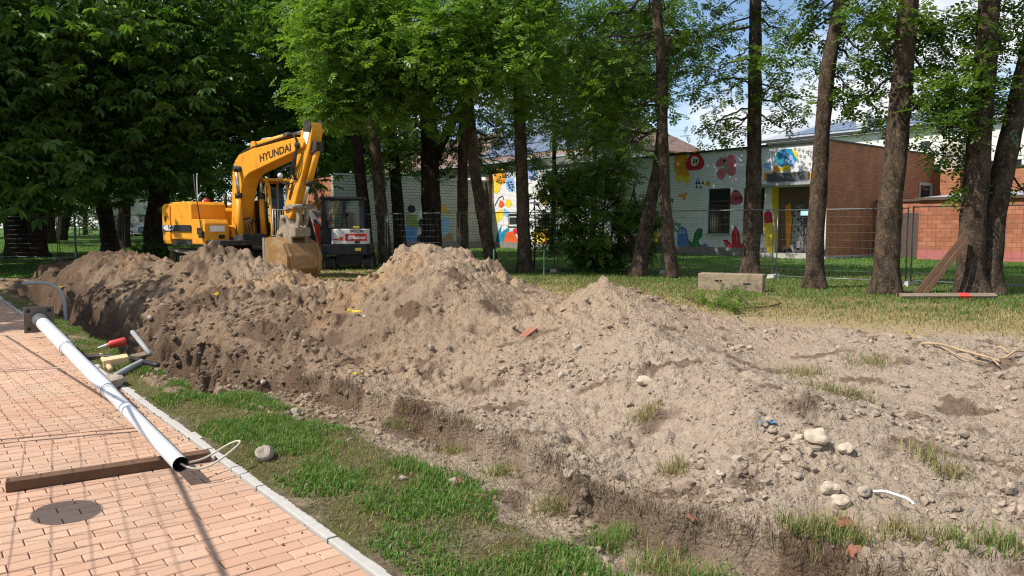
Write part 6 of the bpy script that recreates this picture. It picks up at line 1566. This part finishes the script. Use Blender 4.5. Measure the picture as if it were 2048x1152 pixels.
# ordinary lumps of stone, one by one
def rock(name, label, px, py, size, mat, seed, flat=.7, cat='stone', group=None, lift=-.15):
    V, F = rock_proto(seed, 2); r = np.random.default_rng(seed)
    p = ground_pt(px, py); V = V * np.array((1, r.uniform(.65, .95), flat)) * size
    g = G(); g.add(V, F); o = g.build(name, mat, None, False); o.location = (p.x, p.y, p.z + size * flat * (.75 + lift)); o.rotation_euler.z = r.uniform(0, 6.3)
    bm = bmesh.new(); bm.from_mesh(o.data); bmesh.ops.subdivide_edges(bm, edges=bm.edges, cuts=1, smooth=.6); bm.to_mesh(o.data); bm.free()
    return tag(o, label, cat, group)
rock('stone', 'rounded stone lying alone on the green verge', 528, 918, .085, 'stone', 3, .62)
rock('stone', 'brown rounded stone wedged beside the lamp post on the kerb', 222, 776, .15, 'stone', 5, .55)
rock('concrete_lump', 'big pale crumbly lump near the blue wrapper', 1632, 892, .07, 'stone_pale', 7, .7); rock('concrete_lump', 'pale lump just left of the biggest crumbly lump', 1598, 885, .04, 'stone_pale', 8)
rock('concrete_lump', 'pale lump just right of the biggest crumbly lump', 1690, 905, .045, 'stone_pale', 9)
rock('concrete_lump', 'pale broken lump left of the white plastic strip', 1682, 1012, .05, 'stone_pale', 10); rock('concrete_lump', 'second pale lump above the orange brick chip', 1660, 985, .05, 'stone_pale', 11)
rock('concrete_lump', 'pale square lump on the slope left of the middle', 1290, 770, .07, 'stone_pale', 12, .6)
for i, (x, y, s_, lb) in enumerate(((1130, 940, .035, 'small pale pebble above the half sunk grey stone'), (1140, 962, .045, 'grey stone half sunk low on the middle slope'), (1595, 960, .03, 'small pale stone with a dark hole at the lower right'), (1440, 955, .028, 'whitish chip left of the lower right stones'), (905, 968, .035, 'reddish stone in front of the cut turf edge'),
                                    (805, 960, .025, 'flat grey stone at the edge of the bare verge'), (862, 700, .045, 'stone on the upper front of the big heap'), (1155, 700, .06, 'flat grey slab below the red brick on the ridge'), (1385, 605, .0, ''), (1500, 700, .04, 'pale pebble in the dug hollow on the right'), (1270, 740, .05, 'tilted dark stone on the middle ridge'),
                                    (960, 860, .03, 'white pebble above the cut turf edge'), (1730, 992, .04, 'grey round stone beside the white plastic strip'), (590, 830, .05, 'damp clod stone at the end of the verge grass'), (300, 640, .06, 'stone in the brown trench side'))):
    if s_: rock('stone', lb, x, y, s_, 'stone_pale' if i in (0, 3, 9, 11) else 'stone', 20 + i)
def brickbit(label, px, py, dims, rz, tilt, mat='brick_piece', name='brick_fragment', cat='brick', lift=0.0):
    p = ground_pt(px, py); g = G(); a, b_, c_ = [q / 2 for q in dims]; g.box((-a, -b_, -c_), (a, b_, c_)); o = g.build(name, mat, bevel=min(dims) * .12)
    o.location = (p.x, p.y, p.z + c_ * .6 + lift); o.rotation_euler = (tilt[0], tilt[1], rz); return tag(o, label, cat)
brickbit('long red brick sticking out of the ridge', 1058, 668, (.20, .10, .06), .7, (.1, -.45), lift=-.025); brickbit('orange brick chip below the pale lumps', 1688, 1056, (.085, .06, .03), .3, (.5, .1)); brickbit('small orange brick chip on the lower slope', 1381, 1054, (.045, .05, .02), 1.2, (.6, .2))
brickbit('dark red brick chip in the bottom turf', 1713, 1112, (.06, .05, .035), .2, (.3, .1)); brickbit('broken red brick at the foot of the cut turf edge', 912, 968, (.10, .07, .05), .8, (.2, .2), lift=-.015); brickbit('reddish brick end near the flat stone', 960, 1000, (.08, .06, .04), 2.0, (.2, .3))
# yellow scraps of warning tape
def scrap(label, px, py, s_, seed, mat='yellow_plastic', name='tape_scrap', cat='plastic scrap'):
    r = np.random.default_rng(seed); p = ground_pt(px, py); k = 9
    t = np.linspace(0, 1, k); cx = (t - .5) * s_ * 2; cy = .35 * s_ * np.sin(t * 5 + r.uniform(0, 6)); cz = .03 + .30 * s_ * np.abs(np.sin(t * 4 + r.uniform(0, 6)))
    w_ = s_ * .28 * (1 + .4 * np.sin(t * 7)); V = np.concatenate([np.stack([cx, cy - w_, cz], 1), np.stack([cx, cy + w_, cz + .12 * s_], 1)]); V2 = V + np.array((0, 0, -.004))
    g = G(); n = len(V); f = [(i, i + 1, k + i + 1, k + i) for i in range(k - 1)]
    g.add(np.concatenate([V, V2]), f + [tuple(j + n for j in q[::-1]) for q in f] + [(i, i + n, i + 1 + n, i + 1) for i in range(k - 1)] + [(k + i, k + i + 1, k + i + 1 + n, k + i + n) for i in range(k - 1)])
    o = g.build(name, mat); o.location = p + Vector((0, 0, .0)); o.rotation_euler = (r.uniform(-.3, .3), r.uniform(-.3, .3), r.uniform(0, 3)); return tag(o, label, cat)
scrap('orange-yellow plastic scrap low on the damp slope', 711, 762, .06, 1); scrap('yellow plastic scrap on the left heap', 430, 596, .11, 2); scrap('yellow plastic strip below the big heap', 708, 630, .09, 3); scrap('yellow plastic scrap on the right plateau', 1815, 676, .085, 4); scrap('yellow loop at the far trench side', 127, 578, .22, 5)
scrap('crumpled blue and white wrapper on the right slope', 1533, 858, .05, 6, 'blue_foil', 'wrapper', 'wrapper')
p = ground_pt(1785, 1003)
o = hose('plastic_strip', [(-.07, .06, .03), (-.03, .03, .045), (.03, -.02, .035), (.06, -.05, .03), (.065, -.08, .015)], .007, 'white_plastic', None); o.location = p; tag(o, 'bent white plastic strip at the lower right', 'plastic strip')
# debris beside the trench
def lay(label, name, cat, pts, r, mat, z=.03, sub=16):
    P = [ground_pt(a, c) for a, c in pts]
    for i, q in enumerate(P): q.z += z
    base = P[0].copy(); o = hose(name, [q - base for q in P], r, mat, None, sub); o.location = base; return tag(o, label, cat)
lay('dark bent cable pipe lying across the kerb', 'cable_pipe', 'pipe', [(172, 722), (200, 722), (235, 722), (262, 724), (285, 732), (316, 742)], .028, 'black_pipe', .05)
lay('straight black pipe end beside the pale offcut', 'pipe_offcut', 'pipe', [(232, 762), (258, 746), (285, 732)], .033, 'grey_pipe', .05)
a, b_ = ground_pt(262, 666), ground_pt(292, 712); a = at(265, 664, 9.6); b_ = at(300, 708, 8.9)
o = G().tube([(0, 0, 0), tuple((b_ - a) * .5), tuple(b_ - a)], .03, 10).build('conduit_tube', 'grey_pipe', None, True); o.location = a; tag(o, 'grey tube sticking up out of the trench', 'tube')
o = hose('conduit_hoop', [(0, 0, 0), (0, 0, .45), (-.1, .05, .68), (-.4, .1, .78), (-.8, .1, .76)], .032, 'grey_pipe', None); q = at(132, 645, 13.2); q.z = -.15; o.location = q; tag(o, 'curved grey conduit looping out of the far trench', 'conduit')
lay('pale split stake lying by the pipes', 'wooden_stake', 'stake', [(202, 716), (212, 732), (222, 744)], .03, 'wood_pale', .03, 4)
brickbit('pale wooden offcut block beside the black pipes', 232, 733, (.26, .16, .11), .55, (.1, -.1), 'wood_pale', 'wooden_offcut', 'wood block', .02)
brickbit('brown plank end half buried by the trench', 290, 718, (.42, .16, .05), .75, (.2, -.15), 'wood_grey', 'plank_offcut', 'plank', .02)
p = ground_pt(216, 698)
root = empty('red_nozzle', p + Vector((0, 0, .05)), .75, 'red plastic tube with a white tapered tip on the verge grass', 'plastic tube')
g = G(); g.tube([(0, 0, 0), (.02, 0, 0), (.2, 0, .02), (.21, 0, .02)], [.02, .045, .055, .05], 14); g.build('body', 'red_plastic', root, True); g = G(); g.tube([(-.12, 0, -.03), (-.05, 0, -.015), (.01, 0, 0)], [.008, .014, .022], 10); g.build('tip', 'white_plastic', root, True)
# timber block, propped planks and the marked board
a = at(1404, 584, 17.9); b_ = at(1500, 580, 16.6)
q = at(1462, 584, 17.2); q.z = gz(q.x, q.y)
root = G(); d = at(1513, 583, 16.9) - at(1400, 575, 18.0); root.box((-.72, -.19, 0), (.72, .19, .40)); o = root.build('timber_block', 'wood_timber', bevel=.015); o.location = (q.x, q.y, q.z - .01); o.rotation_euler.z = R(-27); tag(o, 'squared timber block with a dark mark lying on the lawn', 'timber')
for k, (xx, w_) in enumerate(((-.34, .10), (-.22, .05), (.30, .16))): g = G(); g.box((xx, -.192, .22 - .06 * (k == 2)), (xx + w_, -.1885, .26 - .06 * (k == 2))); g.build('crack', 'black_print', o)
def plank(label, a, b_, w_, t_, mat, roll=0.0, name='plank'):
    d = b_ - a; g = G(); g.box((0, -w_ / 2, -t_ / 2), (d.length, w_ / 2, t_ / 2)); o = g.build(name, mat, bevel=.006); o.location = a
    o.rotation_mode = 'QUATERNION'; o.rotation_quaternion = d.to_track_quat('X', 'Z') @ Matrix.Rotation(roll, 3, 'X').to_quaternion(); return tag(o, label, 'plank')
a = at(1832, 594, 15.4); a.z = gz(a.x, a.y) + .06; plank('upper brown plank propped against the forked trunk', a, at(1930, 470, 15.72), .11, .045, 'wood_dark', 1.2)
a = at(1846, 595, 15.3); a.z = gz(a.x, a.y) + .04; plank('lower brown plank propped under the other', a, at(1936, 480, 15.66), .09, .04, 'wood_dark', 1.2)
a = at(1800, 597, 15.2); b_ = at(1992, 592, 15.1); a.z = gz(a.x, a.y) + .06; b_.z = gz(b_.x, b_.y) + .08
o = plank('long grey board with a red mark flat before the forked trunk', a, b_, .12, .05, 'wood_grey', .5); g = G(); g.box((1.16, -.062, -.027), (1.36, .062, .027)); g.build('red_mark', 'red_plastic', o)
# bare roots and fallen branches
def twiggy(label, name, cat, pts, r0, mat, extra=(), leaf=0, seed=0):
    P = [ground_pt(a, c) for a, c in pts]; base = P[0].copy()
    for i, q in enumerate(P): q.z += .03 + .04 * (i % 2)
    o = empty(name, base, 0, label, cat); hose('stem', [q - base for q in P], r0, mat, o, 20)
    for e in extra: E = [ground_pt(a, c) + Vector((0, 0, .04)) - base for a, c in e]; hose('side_shoot', E, r0 * .6, mat, o, 12)
    if leaf:
        r = np.random.default_rng(seed); gl = G(); src = np.array([tuple(q - base) for q in P]); lo, hi = map(np.array, GREENS['ash'])
        t = r.uniform(0, len(src) - 1, leaf); i = t.astype(int).clip(0, len(src) - 2); f_ = (t - i)[:, None]
        Pl = src[i] * (1 - f_) + src[i + 1] * f_ + r.normal(0, .10, (leaf, 3)) * np.array((1.4, 1.4, .5)) + np.array((0, 0, .08))
        leaves(gl, Pl, r.uniform(.12, .2, leaf), 'ash', lo + (hi - lo) * r.uniform(0, 1, (leaf, 1)), r); tag(gl.build('leaves', 'leaf', o), kind='stuff')
    return o
twiggy('long yellowish root lying on the right plateau', 'bare_root', 'root', [(1842, 696), (1880, 702), (1915, 708), (1950, 722), (2000, 730)], .013, 'root', [[(1880, 702), (1920, 722), (1965, 736)], [(1950, 722), (1975, 724), (1998, 740)]])
twiggy('short pale root at the right edge', 'bare_root', 'root', [(2010, 724), (2030, 716), (2047, 710)], .012, 'root'); twiggy('pale bent root right above the long root', 'bare_root', 'root', [(1988, 706), (2000, 710), (2018, 713)], .011, 'root')
twiggy('fallen leafy branch on the lawn in front of the timber block', 'fallen_branch', 'branch', [(1510, 624), (1494, 614), (1484, 598), (1466, 588), (1455, 596)], .012, 'twig', [[(1494, 614), (1530, 620), (1560, 615)]], 60, 3)
twiggy('heap of cut leafy twigs left of the fallen branch', 'cut_twigs', 'branch', [(1370, 600), (1400, 606), (1430, 612), (1460, 622), (1490, 632)], .010, 'twig', [], 170, 4)
twiggy('dark forked stick on the dry lawn', 'stick', 'stick', [(1488, 620), (1505, 622), (1530, 619), (1562, 614)], .014, 'twig')
